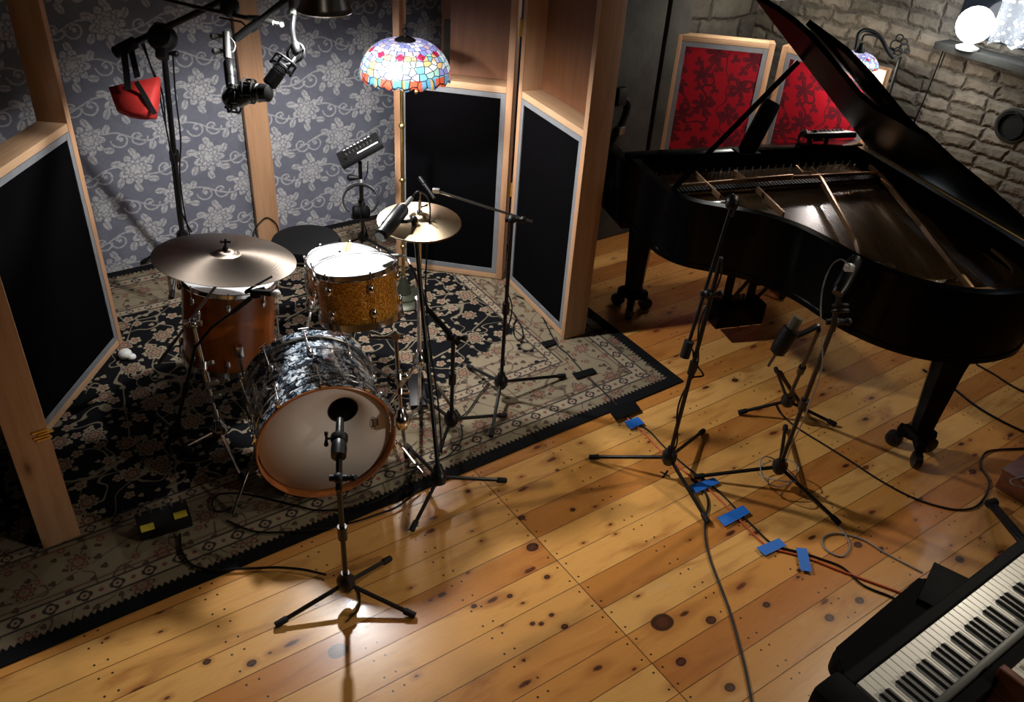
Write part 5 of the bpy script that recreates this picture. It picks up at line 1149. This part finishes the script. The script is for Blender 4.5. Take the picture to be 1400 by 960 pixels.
# legs with castors
def pleg(base, u, v, name='leg'):
    tp = pp(u, v, .66); bs_ = V3(base); bm = new(); pr = [(.078, .66), (.085, .60), (.075, .52), (.060, .30), (.052, .17), (.058, .155), (.045, .145)]
    lathe(bm, [(0, .145)] + [(r_, h_) for r_, h_ in reversed(pr)] + [(0, .66)], V3((bs_.x, bs_.y, 0)), Z, 8); lg = obj(name, bm, M['piano_black'], pn, smooth=25)
    bm = new(); box(bm, V3((bs_.x, bs_.y, .135)), .11, .11, .03, (PK, PT, Z), .006)
    fwd = PT if True else PK
    for k in range(3):
        a = k * 2.094 + .35; o_ = V3((math.cos(a), math.sin(a), 0)); p = V3((bs_.x, bs_.y, 0)) + o_ * .085; box(bm, V3((bs_.x, bs_.y, .105)) + o_ * .05, .09, .045, .05, (o_, Z.cross(o_), Z), .010)
    obj('castor_frame', bm, M['case_black'], lg)
    for k in range(3):
        a = k * 2.094 + .35; o_ = V3((math.cos(a), math.sin(a), 0)); p = V3((bs_.x, bs_.y, .040)) + o_ * .095; tn = Z.cross(o_)
        bm = new(); tube(bm, [p - tn * .022, p - tn * .016, p + tn * .016, p + tn * .022], [.028, .0395, .0395, .028], 20); lathe(bm, [(0, 0), (.012, 0), (.010, .006), (0, .007)], p + tn * .022, tn, 12); obj('castor_wheel', bm, M['dull_chrome'] if False else M['black_metal'], lg)
    return lg
l1 = at(861, 425); l2 = at(1245, 620); pleg(l1, .17, .25); pleg(l2, .9, 1.7); l3 = pp(1.24, .22, 0); pleg(l3, 1.24, .22)
# lyre
ly = at(1002, 438, .10)
lyu = (ly - PO).dot(PK); lyv = (ly - PO).dot(PT)
def plb(name, c, sx, sy, sz, ax=(PK, PT, Z), bev=.006): bm = new(); box(bm, c, sx, sy, sz, ax, bev); return obj(name, bm, M['piano_black'], pn)
lyz = plb('lyre_box', pp(lyu, lyv, .165), .30, .14, .13)
for s_ in (-.075, .075):
    bm = new(); tube(bm, [pp(lyu + s_, lyv, .22), pp(lyu + s_, lyv, .66)], .024, 8); obj('lyre_post', bm, M['piano_black'], pn)
for s_ in (-.03, .0, .03):
    bm = new(); tube(bm, [pp(lyu + s_, lyv + .02, .22), pp(lyu + s_, lyv + .02, .66)], .004, 6); obj('pedal_rod', bm, M['dull_chrome'], pn)
for s_ in (-.08, .08):
    bm = new(); tube(bm, [pp(lyu + s_, lyv + .02, .22), pp(lyu + s_ * 1.2, lyv + .30, .66)], .010, 8); obj('lyre_brace', bm, M['piano_black'], pn)
for s_ in (-.08, .0, .08):
    bm = new(); tube(bm, smooth_pts([pp(lyu + s_, lyv - .06, .14), pp(lyu + s_, lyv - .16, .12), pp(lyu + s_, lyv - .20, .10)], 3), [.007] * 7, 8); obj('pedal', bm, M['brass'], pn)
# lid, hinged along the bass side
HU = 1.385; TL = R(37.5); LE = -PK * math.cos(TL) + Z * math.sin(TL); LN = PK * math.sin(TL) + Z * math.cos(TL)
HP = pp(HU, 0, 1.02)
def lid_pt(w, v, h=0.0): return HP + LE * w + PT * v + LN * h
def lid_px(px, py, h=0.0):
    d = ray(px, py); t = (HP + LN * h - EYE).dot(LN) / d.dot(LN); q_ = EYE + d * t - HP; return (q_.dot(LE), q_.dot(PT))
edge_px = [(1032, -2), (1060, 14), (1085, 32), (1105, 50), (1128, 76), (1150, 103), (1172, 130), (1195, 150), (1225, 165), (1262, 186), (1300, 222), (1335, 250), (1370, 280), (1405, 312)]
ed = [lid_px(*p) for p in edge_px]
print('LID', [(round(a, 2), round(b, 2)) for a, b in ed])
vl = ed[-1][1]
lid_ol = [(0, .40), (0, 1.75), (.10, 1.86)] ; 
lp = [(0.0, .43)] + [(max(.05, w), v) for w, v in ed if v < 1.95]
wl, vlast = lp[-1]
tail = [(wl * .72, min(1.97, vlast + .12)), (wl * .35, min(1.98, vlast + .16)), (0.0, min(1.90, vlast + .12))]
lid2d = lp + tail
bm = new(); prism(bm, lid2d, .0, .022, lambda x_, y_, z_: lid_pt(x_, y_, z_)); ld = obj('lid', bm, M['lid_black'], pn, smooth=20)
# front flap folded back onto the lid
fl = [lid_px(1107, 27, .05), lid_px(1160, 66, .05), lid_px(1196, 104, .05), lid_px(1240, 158, .05), lid_px(1290, 208, .05)]
print('FLAP', [(round(a, 2), round(b, 2)) for a, b in fl])
fo = fl + [(fl[-1][0] * .5, fl[-1][1] + .02), (.15, fl[0][1] + .35), (.15, fl[0][1])]
bm = new(); prism(bm, fo, .026, .052, lambda x_, y_, z_: lid_pt(x_, y_, z_)); obj('folded_lid_flap', bm, M['piano_black'], ld, smooth=20)
bm = new(); tube(bm, [lid_pt(.0, .45, -.002), lid_pt(0, 1.85, -.002)], .006, 8); obj('lid_hinge', bm, M['brass'], ld)
# prop stick
pb0 = at(921, 258, 1.0); w_, v_ = lid_px(1092, 84); bm = new(); pe = lid_pt(w_, v_, -.004); d_ = (pe - pb0).normalized(); s_ = d_.cross(FW).normalized()
box(bm, (pb0 + pe) / 2, (pe - pb0).length, .026, .018, (d_, s_, d_.cross(s_)), .004); obj('lid_prop', bm, M['piano_black'], pn)
# music stand seen edge on
ms = at(1022, 212, 1.01); mt_ = thing('music_desk', 'tall dark rounded slab standing edge on before the red screens at the piano', 'music stand', ms)
a_, b_ = atd(1020, 208, (ms - EYE).dot(FW)), atd(1056, 140, (ms - EYE).dot(FW)); d_ = (b_ - a_).normalized()
bm = new(); s_ = d_.cross(FW).normalized(); box(bm, (a_ + b_) / 2, (b_ - a_).length, .095, .075, (d_, s_, d_.cross(s_)), .022); obj('desk_slab', bm, M['case_black'], mt_)
bm = new(); box(bm, a_ + Z * .004, .12, .10, .012, (PK, PT, Z), .004); obj('foot_plate', bm, M['case_black'], mt_)
# mixer by the piano
mpz = atd(1132, 184, 4.75); Xp = (atd(1165, 180, 4.75) - atd(1100, 182, 4.75)); mixer('small headphone mixer with a yellow tape strip on a stand behind the piano', mpz, Xp, UP * .32 + FW * .95, w=.27, h=.14)
nb2 = V3((mpz.x, mpz.y, 0)); st2 = thing('mixer_stand', 'black stand behind the piano under the small mixer before the red screen', 'stand', nb2)
tripod(st2, [nb2 + V3((-.2, .1, .0)), nb2 + V3((.2, .1, .0)), nb2 + V3((0, .22, .0))], nb2 + V3((0, 0, .12)), mpz - Z * .02, .011)
hp2 = thing('headphones', 'black and grey headphones hanging left of the mixer behind the piano', 'headphones', atd(1100, 200, 4.75))
bm = new(); tube(bm, [atd(1100 + 9 * math.cos(R(b_)), 196 - 17 * math.sin(R(b_)), 4.75) for b_ in range(-40, 221, 20)], .007); obj('headband', bm, M['black_plastic'], hp2)
for sx in (1093, 1108): bm = new(); ball(bm, atd(sx, 206, 4.75), .036, .5, 1, 1, (RT, FW, UP)); obj('ear_cup', bm, M['vinyl'], hp2)
bm = new(); tube(bm, [atd(1100, 178, 4.74), atd(1106, 190, 4.73), atd(1105, 204, 4.73)], .012); obj('grey_pad', bm, M['grey_metal'], hp2)

# scroll arm lamp behind the lid
sf = ab(4.86, 2.72, 0.012); sdist = (sf + Z * 1.3 - EYE).dot(FW); 
sl = thing('scroll_arm_lamp', 'wrought iron scroll arm lamp with a blue glass shade behind the piano lid', 'lamp', sf)
t0 = atd(1231, 78, sdist); sf2 = V3((t0.x, t0.y, .0)); sl.location = sf2
bm = new(); tube(bm, [sf2 + Z * .02, t0], .010, 10); obj('pole', bm, M['iron'], sl)
bm = new(); lathe(bm, [(0, 0), (.12, 0), (.12, .012), (.06, .03), (.02, .06), (0, .06)], sf2 + Z * .0, Z, 28); obj('lamp_base', bm, M['iron'], sl)
arm = [atd(x_, y_, sdist) for x_, y_ in ((1222, 80), (1214, 70), (1207, 56), (1198, 46), (1184, 41), (1174, 46), (1171, 58), (1169, 70))]
bm = new(); tube(bm, smooth_pts(arm, 5), .011, 10)
arm2 = [atd(x_, y_, sdist) for x_, y_ in ((1228, 78), (1218, 78), (1210, 66), (1203, 53), (1192, 48), (1182, 48), (1178, 56))]; tube(bm, smooth_pts(arm2, 5), .006, 8); obj('scroll_arm', bm, M['iron'], sl)
bm = new()
for cx_, cy_, rr_ in ((1225, 62, .030), (1236, 66, .026), (1230, 52, .020), (1219, 70, .018), (1240, 70, .014), (1228, 70, .022), (1236, 57, .018)): torus(bm, atd(cx_, cy_, sdist), FW + RT * .2, rr_, .0045, 24, 6)
obj('scroll_ornament', bm, M['iron'], sl)
sc2 = atd(1169, 92, sdist); bm = new(); L = None
bm = new(); prof2 = [(.025 + .105 * math.sin(i / 10 * 1.45), .085 * math.cos(i / 10 * 1.45)) for i in range(11)]; lathe(bm, prof2, sc2, Z, 48, uv=True); o = obj('lamp_shade', bm, mk_shade('small_leaded_glass', 1.0), sl, smooth=60); s_ = o.modifiers.new('t', 'SOLIDIFY'); s_.thickness = .003
bm = new(); lathe(bm, [(0, .05), (.014, .045), (.03, .0), (.028, -.008), (0, -.004)], sc2 + Z * .088, Z, 16); obj('shade_cap', bm, M['iron'], sl)
bm = new(); ball(bm, sc2 + Z * .02, .022, seg=10); obj('bulb', bm, M['globe'], sl)

# ============================================================ ELECTRIC PIANO, BENCH, SECOND KEYBOARD
KZ = .70; KA = R(37.5); K1 = V3((math.cos(KA), math.sin(KA), 0)); K2 = V3((math.sin(KA), -math.cos(KA), 0)); KO = at(1172, 934, KZ); KO.z = 0
def kk(a, b, z): return KO + K1 * a + K2 * b + V3((0, 0, z))
ep = thing('electric_piano', 'black electric piano whose white and black keys run across the lower right corner', 'keyboard', kk(.5, .15, 0))
def kbox(name, mat, a0, a1, b0, b1, z0, z1, bev=.004, parent=ep):
    bm = new(); box(bm, kk((a0 + a1) / 2, (b0 + b1) / 2, (z0 + z1) / 2), abs(a1 - a0), abs(b1 - b0), abs(z1 - z0), (K1, K2, Z), bev=bev); return obj(name, bm, M[mat], parent, smooth=0 if 'key' in name else 40)
ww = .0235; nw = 43
kbox('case', 'case_black', -.10, nw * ww + .10, -.045, .205, KZ - .115, KZ - .03, .012)
kbox('key_slip', 'case_black', -.005, nw * ww + .005, -.042, -.004, KZ - .04, KZ - .008, .006)
kbox('cheek_block', 'case_black', -.115, -.004, -.060, .205, KZ - .09, KZ + .006, .028); kbox('cheek_block', 'case_black', nw * ww + .004, nw * ww + .115, -.060, .205, KZ - .09, KZ + .006, .028)
kbox('grey_rail', 'grey_metal', -.003, nw * ww + .003, .146, .165, KZ - .03, KZ + .022, .004)
kbox('rear_cover', 'case_black', -.10, nw * ww + .10, .167, .205, KZ - .03, KZ + .006, .008)
for i in range(nw):
    g_ = .0011 + random.random() * .0004; dz = random.uniform(-.0004, .0004)
    kbox('white_key', 'ivory', i * ww + g_ / 2, (i + 1) * ww - g_ / 2, 0, .145, KZ - .020 + dz, KZ + dz, .0015)
# from the treble end down: E D# D C# C | B A# A G# G F# F | E ...
seq = ['E', 'D', 'C', 'B', 'A', 'G', 'F']
for i in range(nw - 1):
    if seq[i % 7] in ('E', 'D', 'B', 'A', 'G'):
        c_ = (i + 1) * ww; bm = new(); X0, X1 = -.0052, .0052
        vs = [bm.verts.new(kk(c_ + x_, y_, z_)) for x_, y_, z_ in ((-.0055, .050, KZ - .005), (.0055, .050, KZ - .005), (.0055, .145, KZ - .005), (-.0055, .145, KZ - .005), (-.0045, .058, KZ + .0115), (.0045, .058, KZ + .0115), (.0045, .145, KZ + .0115), (-.0045, .145, KZ + .0115))]
        for f_ in ((3, 2, 1, 0), (4, 5, 6, 7), (0, 1, 5, 4), (1, 2, 6, 5), (2, 3, 7, 6), (3, 0, 4, 7)): bm.faces.new([vs[q_] for q_ in f_])
        bmesh.ops.bevel(bm, geom=bm.edges[:], offset=.0012, segments=2, affect='EDGES'); obj('black_key', bm, M['ebony'], ep, smooth=0)
for a_, b_ in ((.02, .0), (nw * ww - .02, .0), (.02, .19), (nw * ww - .02, .19)):
    bm = new(); tube(bm, [kk(a_, b_, KZ - .115), kk(a_ + (-.05 if a_ < .5 else .05), b_, .0)], .013, 10); obj('leg', bm, M['chrome'], ep)
# second keyboard with red-brown case behind it
so2 = at(1364, 904, .70); so2.z = 0
def k2(a, b, z): return so2 + K1 * a + K2 * b + V3((0, 0, z))
org = thing('wooden_case_keyboard', 'second keyboard with white keys in a red-brown wooden case at the bottom right corner', 'keyboard', k2(.4, .2, 0))
def k2box(name, mat, a0, a1, b0, b1, z0, z1, bev=.003):
    bm = new(); box(bm, k2((a0 + a1) / 2, (b0 + b1) / 2, (z0 + z1) / 2), abs(a1 - a0), abs(b1 - b0), abs(z1 - z0), (K1, K2, Z), bev=bev); return obj(name, bm, M[mat], org, smooth=0)
k2box('case', 'walnut', -.06, 1.10, -.025, .42, .56, .655, .006); k2box('cheek_block', 'walnut', -.06, -.032, .02, .42, .655, .74, .006)
k2box('key_surround', 'case_black', -.032, 0, -.02, .42, .655, .705); k2box('rear_panel', 'case_black', 0, 1.05, .155, .42, .655, .72)
k2box('key_slip', 'case_black', 0, 1.05, -.022, -.003, .655, .69)
for i in range(24): k2box('white_key', 'ivory', i * ww + .0006, (i + 1) * ww - .0006, 0, .15, .68, .70, .0012)
for i in range(23):
    if (i % 7) in (1, 2, 4, 5, 6): k2box('black_key', 'ebony', (i + 1) * ww - .0055, (i + 1) * ww + .0055, .055, .15, .70, .712, .001)
for a_, b_ in ((0, .05), (1.0, .05), (0, .38), (1.0, .38)):
    bm = new(); tube(bm, [k2(a_, b_, .56), k2(a_, b_, 0)], .018, 10); obj('leg', bm, M['walnut'], org)
# bench
BZ = .49; bq = at(1129, 897, BZ); bq.z = 0; br = at(1268, 780, BZ); bl = (V3((br.x, br.y, 0)) - bq).length; BA1 = (V3((br.x, br.y, 0)) - bq).normalized(); BA2 = V3((BA1.y, -BA1.x, 0))
def bb(a, b, z): return bq + BA1 * a + BA2 * b + V3((0, 0, z))
bn = thing('keyboard_bench', 'black padded bench in front of the electric piano, rounded at its left corner', 'bench', bb(bl / 2, .16, 0))
BLn = bl; bw_ = .34; rc_ = .055
ol = []
for cx_, cy_, a0_ in ((rc_, rc_, 180), (BLn - rc_, rc_, 270), (BLn - rc_, bw_ - rc_, 0), (rc_, bw_ - rc_, 90)):
    for k in range(7): a = R(a0_ + 15 * k); ol.append((cx_ + rc_ * math.cos(a), cy_ + rc_ * math.sin(a)))
bm = new(); prism(bm, ol, BZ - .075, BZ, bb); bmesh.ops.bevel(bm, geom=[e for e in bm.edges if abs(e.verts[0].co.z - e.verts[1].co.z) < 1e-5], offset=.014, segments=3, affect='EDGES'); obj('seat', bm, M['bench_leather'], bn, smooth=50)
bm = new(); c_ = bb(BLn / 2, bw_ / 2, BZ - .10); box(bm, c_, BLn - .08, bw_ - .08, .05, (BA1, BA2, Z), .004); obj('seat_frame', bm, M['black_metal'], bn)
for a_ in (.10, BLn - .10):
    for b_ in (.06, bw_ - .06):
        bm = new(); tube(bm, [bb(a_, b_, BZ - .12), bb(a_, b_, 0)], .017, 10); obj('leg', bm, M['black_metal'], bn)
fd0 = at(1276, 771, BZ + .004); fd1 = at(1330, 797, BZ + .004)
X_ = (V3((fd1.x, fd1.y, 0)) - V3((fd0.x, fd0.y, 0))).normalized(); Y_ = V3((X_.y, -X_.x, 0)); wd = (fd1 - fd0).length
bm = new(); c_ = V3((fd0.x, fd0.y, BZ + .008)) + X_ * wd / 2 + Y_ * .10; box(bm, c_, wd, .20, .014, (X_, Y_, Z), .003)
o = obj('black_folder', bm, M['case_black']); tag(o, 'thin black folder lying over the right end of the bench', 'folder')
# support so the folder rests on the bench: it overlaps the bench end
# leaf pattern cloth on the floor behind the keyboard
bm = new(); lo_ = [at(x_, y_, .003) for x_, y_ in ((1333, 794), (1343, 784), (1352, 778), (1360, 762), (1370, 756), (1380, 758), (1384, 750), (1400, 742), (1424, 750), (1400, 790), (1360, 810))]
vs = [bm.verts.new(p) for p in lo_]; f_ = bm.faces.new(vs); r_ = bmesh.ops.extrude_face_region(bm, geom=[f_])
for v in r_['geom']:
    if isinstance(v, bmesh.types.BMVert): v.co.z += .004
o = obj('patterned_cloth', bm, M['leaf_cloth'], smooth=0); tag(o, 'scrap of red and dark leaf patterned cloth on the floor past the keyboard', 'cloth')
# folded stand legs and wooden crate at the right edge
fl_ = thing('folding_stand', 'black flat-legged folding stand lying at the right edge beyond the keyboard', 'stand', at(1360, 692, 0))
for (x0, y0, x1, y1, w__) in ((1357, 688, 1412, 752, .028), (1353, 690, 1396, 742, .020)):
    a_, b_ = at(x0, y0, .03), at(x1, y1, .12); d_ = (b_ - a_).normalized(); s_ = Z.cross(d_).normalized(); bm = new(); box(bm, (a_ + b_) / 2, (b_ - a_).length, w__, .014, (d_, s_, d_.cross(s_)), .003); obj('leg', bm, M['black_metal'], fl_)
bm = new(); a_ = at(1356, 688, .03); tube(bm, [a_ - V3((.02, .01, 0)), a_ + V3((.02, .01, 0))], .020, 12); obj('foot_cap', bm, M['rubber'], fl_)
c0 = at(1357, 668, 0); c_ = c0 + K1 * .26 + K2 * .22
crt = thing('wooden_box', 'low red-brown wooden box at the right edge near the piano tail', 'box', c_)
bm = new(); box(bm, c_ + Z * .055, .50, .44, .10, (K1, K2, Z), .006); obj('case', bm, M['walnut'], crt)
bm = new(); box(bm, c_ + Z * .112, .51, .45, .012, (K1, K2, Z), .004); obj('lid', bm, M['walnut'], crt)
o = T('pale_cable', [at(1420, 648, .122), at(1395, 653, .122), at(1382, 656, .122), at(1384, 662, .122), at(1402, 668, .122), at(1425, 676, .122)], .0026, 'cable_grey', sm=5); tag(o, 'pale cable bent over the low wooden box at the right edge', 'cable')

# ============================================================ FLOOR CABLES AND TAPES
def floor_cable(label, pts, r=.0042, mat='cable_black', dz=0.0, sm=6):
    P = [at(x, y, r + dz + .0015) for x, y in pts]; o = T('floor_cable', P, r, mat, sm=sm); tag(o, label, 'cable'); return o
pair = [(852, 566), (864, 578), (880, 592), (898, 611), (916, 628), (940, 648), (963, 664), (985, 684), (1003, 703), (1022, 722), (1045, 744), (1062, 752), (1090, 759), (1115, 767), (1145, 779), (1175, 790), (1222, 807), (1240, 814)]
floor_cable('orange cable taped across the floorboards with blue tape', pair, .0042, 'cable_orange')
floor_cable('black cable running beside the orange cable under the blue tape', [(x + (7 if i > 1 else 0), y - (3 if i > 1 else 4)) for i, (x, y) in enumerate(pair[:-3])] + [(1180, 800), (1216, 815), (1232, 824)], .0042)
floor_cable('black cable from the rug crossing under the black tape to the blue tape', [(706, 404), (725, 412), (735, 420), (748, 446), (762, 472), (775, 483), (790, 500), (806, 518), (826, 536), (845, 556), (854, 566)], .0038, dz=.009)
floor_cable('long black cable from the stand foot down to the bottom edge', [(945, 655), (957, 664), (966, 678), (968, 692), (964, 714), (965, 740), (972, 768), (984, 800), (998, 838), (1010, 880), (1020, 920), (1030, 972)], .0048)
floor_cable('long black cable sweeping from the tilted microphone stand to the right edge', [(1060, 552), (1068, 566), (1090, 585), (1130, 610), (1165, 632), (1200, 655), (1240, 677), (1275, 690), (1310, 697), (1335, 692), (1350, 672), (1351, 655), (1342, 640), (1343, 625), (1355, 616), (1400, 613)], .0045)
floor_cable('black cable passing behind the piano tail leg to the right edge', [(1262, 505), (1300, 528), (1335, 555), (1365, 573), (1400, 590), (1440, 606)], .005)
floor_cable('black cable on the boards at the right edge above the wooden box', [(1335, 498), (1360, 512), (1385, 528), (1420, 545)], .0045)
o = floor_cable('grey cable making a small loop on the boards then running to the bench', [(1147, 719), (1153, 727), (1159, 737), (1162, 748), (1154, 760), (1142, 759), (1128, 750), (1124, 738), (1133, 731), (1150, 730), (1180, 738), (1210, 756), (1240, 772), (1262, 783)], .0036, 'cable_grey')
floor_cable('black cable from the kick drum stand running left onto the dark rug', [(446, 786), (415, 779), (380, 776), (350, 777), (322, 778), (292, 780), (262, 772), (248, 752), (246, 730)], .0048, dz=.009)
floor_cable('black cable curving under the bass drum front on the rug edge', [(575, 668), (545, 692), (520, 702), (480, 715), (430, 725), (380, 728), (345, 726), (310, 712)], .0045, dz=.010)
floor_cable('thin black cable lying beside the leaning stand on the rug', [(668, 524), (655, 540), (640, 562), (628, 572)], .0035, dz=.012)
floor_cable('tangle of black cable dropping down the rug below the low stand', [(630, 580), (632, 595), (626, 610), (610, 625), (588, 632), (560, 640)], .0035, dz=.010)
floor_cable('small ring of black cable on the pale rug border by the folded screen', [(703, 432), (712, 444), (715, 460), (709, 465), (703, 458), (702, 445), (706, 434), (698, 424), (690, 418)], .0035, dz=.010)
floor_cable('black cable winding across the dark rug under the bass drum', [(330, 690), (300, 700), (290, 690), (300, 676), (340, 676), (400, 690), (440, 698), (500, 690), (545, 668), (570, 640)], .004, dz=.010)
o = floor_cable('thin black cable dangling from the hub of the kick drum stand', [(488, 803), (492, 815), (490, 832), (482, 842), (474, 850)], .003)
def tape(name, label, pts, mat, z=.0035, group=None):
    bm = new(); vs = [bm.verts.new(at(x, y, z)) for x, y in pts]
    ca = sum((v.co for v in vs), V3()) / 4; f_ = bm.faces.new(vs); 
    r_ = bmesh.ops.extrude_face_region(bm, geom=[f_])
    for v in r_['geom']:
        if isinstance(v, bmesh.types.BMVert): v.co.z += .0012
    o = obj(name, bm, M[mat], smooth=0); tag(o, label, 'tape', group); return o
tz = .0115
tape('blue_tape', 'blue tape strip nearest the rug corner over the orange cable', [(853, 577), (872, 570), (881, 579), (862, 587)], 'blue_tape', tz)
tape('blue_tape', 'blue tape strip crossed by the tip of a black stand leg', [(943, 664), (976, 653), (984, 660), (950, 675)], 'blue_tape', tz)
tape('blue_tape', 'long blue tape strip just below the crossing stand legs', [(980, 708), (1016, 691), (1026, 701), (991, 720)], 'blue_tape', tz)
tape('blue_tape', 'blue tape strip where the orange cable bends toward the bench', [(1034, 749), (1065, 736), (1075, 746), (1046, 760)], 'blue_tape', tz)
tape('blue_tape', 'blue tape strip laid upright across the cables, nearest the bench', [(1088, 749), (1103, 750), (1110, 782), (1095, 780)], 'blue_tape', tz)
tape('black_tape', 'wide black tape patch at the rug edge above the blue tape', [(830, 559), (866, 546), (876, 560), (842, 575)], 'black_tape', .018)
tape('black_tape', 'black tape strip over the cable in the middle of the rug corner', [(782, 511), (810, 503), (816, 509), (788, 518)], 'black_tape', .018)
tape('black_tape', 'black tape strip on the rug at the foot of the folded screen', [(739, 468), (756, 464), (762, 469), (745, 475)], 'black_tape', .018)
bm = new()
for a_, b_ in (((903, 645), (916, 652)), ((906, 653), (913, 643))):
    p, q_ = at(*a_, .0012), at(*b_, .0012); d_ = (q_ - p).normalized(); box(bm, (p + q_) / 2, (q_ - p).length, .008, .0012, (d_, Z.cross(d_), Z))
o = obj('tape_mark', bm, M['black_tape'], smooth=0); tag(o, 'small black tape cross marked on the floorboards', 'tape')
lt_ = at(128, 0, 0)
bm = new(); a_, b_ = at(104, 552, .05), at(131, 538, .05)
box(bm, (a_ + b_) / 2, (b_ - a_).length, .05, .012, ((b_ - a_).normalized(), Z.cross((b_ - a_).normalized()), Z)); o = obj('black_clip', bm, M['black_tape'], A_, smooth=0)

# ============================================================ LIGHTS
def light(name, kind, loc, power, col, size=.05, **k):
    l = bpy.data.lights.new(name, kind); l.energy = power; l.color = col
    if kind in ('POINT', 'SPOT'): l.shadow_soft_size = size
    if kind == 'SPOT': l.spot_size = k.get('ang', R(120)); l.spot_blend = k.get('blend', .5)
    if kind == 'AREA': l.size = size
    o = bpy.data.objects.new(name, l); C.objects.link(o); o.location = loc
    if 'aim' in k: o.rotation_euler = (V3(k['aim']) - V3(loc)).to_track_quat('-Z', 'Y').to_euler()
    return o
light('clamp_lamp_light', 'SPOT', DC + Z * .02, 135, (.98, .98, .97), .045, ang=R(166), blend=.45, aim=DC + V3((.10, -.05, -2)))
light('stained_glass_lamp_light', 'POINT', sc_ + V3((0, 0, .045)), 32, (1.0, .96, .92), .04)
light('scroll_lamp_light', 'POINT', sc2 + V3((0, 0, -.02)), 14, (1.0, .90, .80), .04)
light('globe_lamp_light', 'POINT', gp - D1 * .16 - D2 * .02, 12, (.86, .93, 1.0), .09)
light('paper_lamp_light', 'POINT', ps - Z * .03, 5, (1.0, .95, .85), .06)
light('room_lamp_light', 'AREA', V3((3.7, 1.5, 2.3)), 5.5, (1.0, .86, .66), .22, aim=ab(2.2, 1.4, 0))
light('drum_spot_light', 'SPOT', V3((3.6, .9, 2.2)), 150, (1.0, .90, .76), .05, ang=R(36), blend=1.0, aim=V3((-.5, 2.55, .2)))  # spot added from the room lamp's side to brighten the bass drum head
light('wall_lamp_light', 'SPOT', V3((3.1, 4.0, 3.2)), 170, (1.0, .90, .72), .06, ang=R(46), blend=1.0, aim=V3((.45, 2.3, 0)))
light('balcony_fill_light', 'AREA', V3((-.2, .1, 3.4)), 2, (1.0, .88, .72), .6, aim=V3((-.2, 2.4, 0)))  # unseen soft fill added above the camera, not a lamp of the room

# groups for things of a kind
GR = {'microphone_stand': 'tripod microphone stands', 'blue_tape': 'blue tape strips over the cables', 'black_tape': 'black tape on the rug', 'acoustic_screen': 'wood-framed acoustic screens', 'floor_cable': 'cables on the floor', 'microphone_cable': 'hanging microphone cables', 'overhead_microphone': 'microphones over the drum kit', 'tom_microphone': 'small microphones at the toms', 'headphone_mixer': 'small headphone mixers', 'mixer_stand': 'stands of the headphone mixers', 'headphones': 'headphones on the mixer stands', 'pale_cable': 'thin pale cables', 'hi_hat_cymbal': 'pair of hi-hat cymbals'}
for o in bpy.data.objects:
    k_ = o.name.split('.')[0]
    if o.parent is None and o.get('category') and k_ in GR and not o.get('group'): o['group'] = GR[k_]

w = bpy.data.worlds.new('night'); bpy.context.scene.world = w; w.use_nodes = True
w.node_tree.nodes['Background'].inputs[0].default_value = (.02, .022, .03, 1); w.node_tree.nodes['Background'].inputs[1].default_value = .3
cam = bpy.data.cameras.new('camera'); co_ = bpy.data.objects.new('camera', cam); C.objects.link(co_)
cam.sensor_fit = 'HORIZONTAL'; cam.sensor_width = 36; cam.lens = FPX * 36 / 1400; cam.clip_start = .02
mt = Matrix((( RT.x, UP.x, -FW.x, 0), (RT.y, UP.y, -FW.y, 0), (RT.z, UP.z, -FW.z, CAMH), (0, 0, 0, 1))); co_.matrix_world = mt
sc = bpy.context.scene; sc.camera = co_
sc.view_settings.view_transform = 'Standard'; sc.view_settings.look = 'None'; sc.view_settings.gamma = 1; sc.view_settings.exposure = 0; sc.view_settings.use_curve_mapping = False
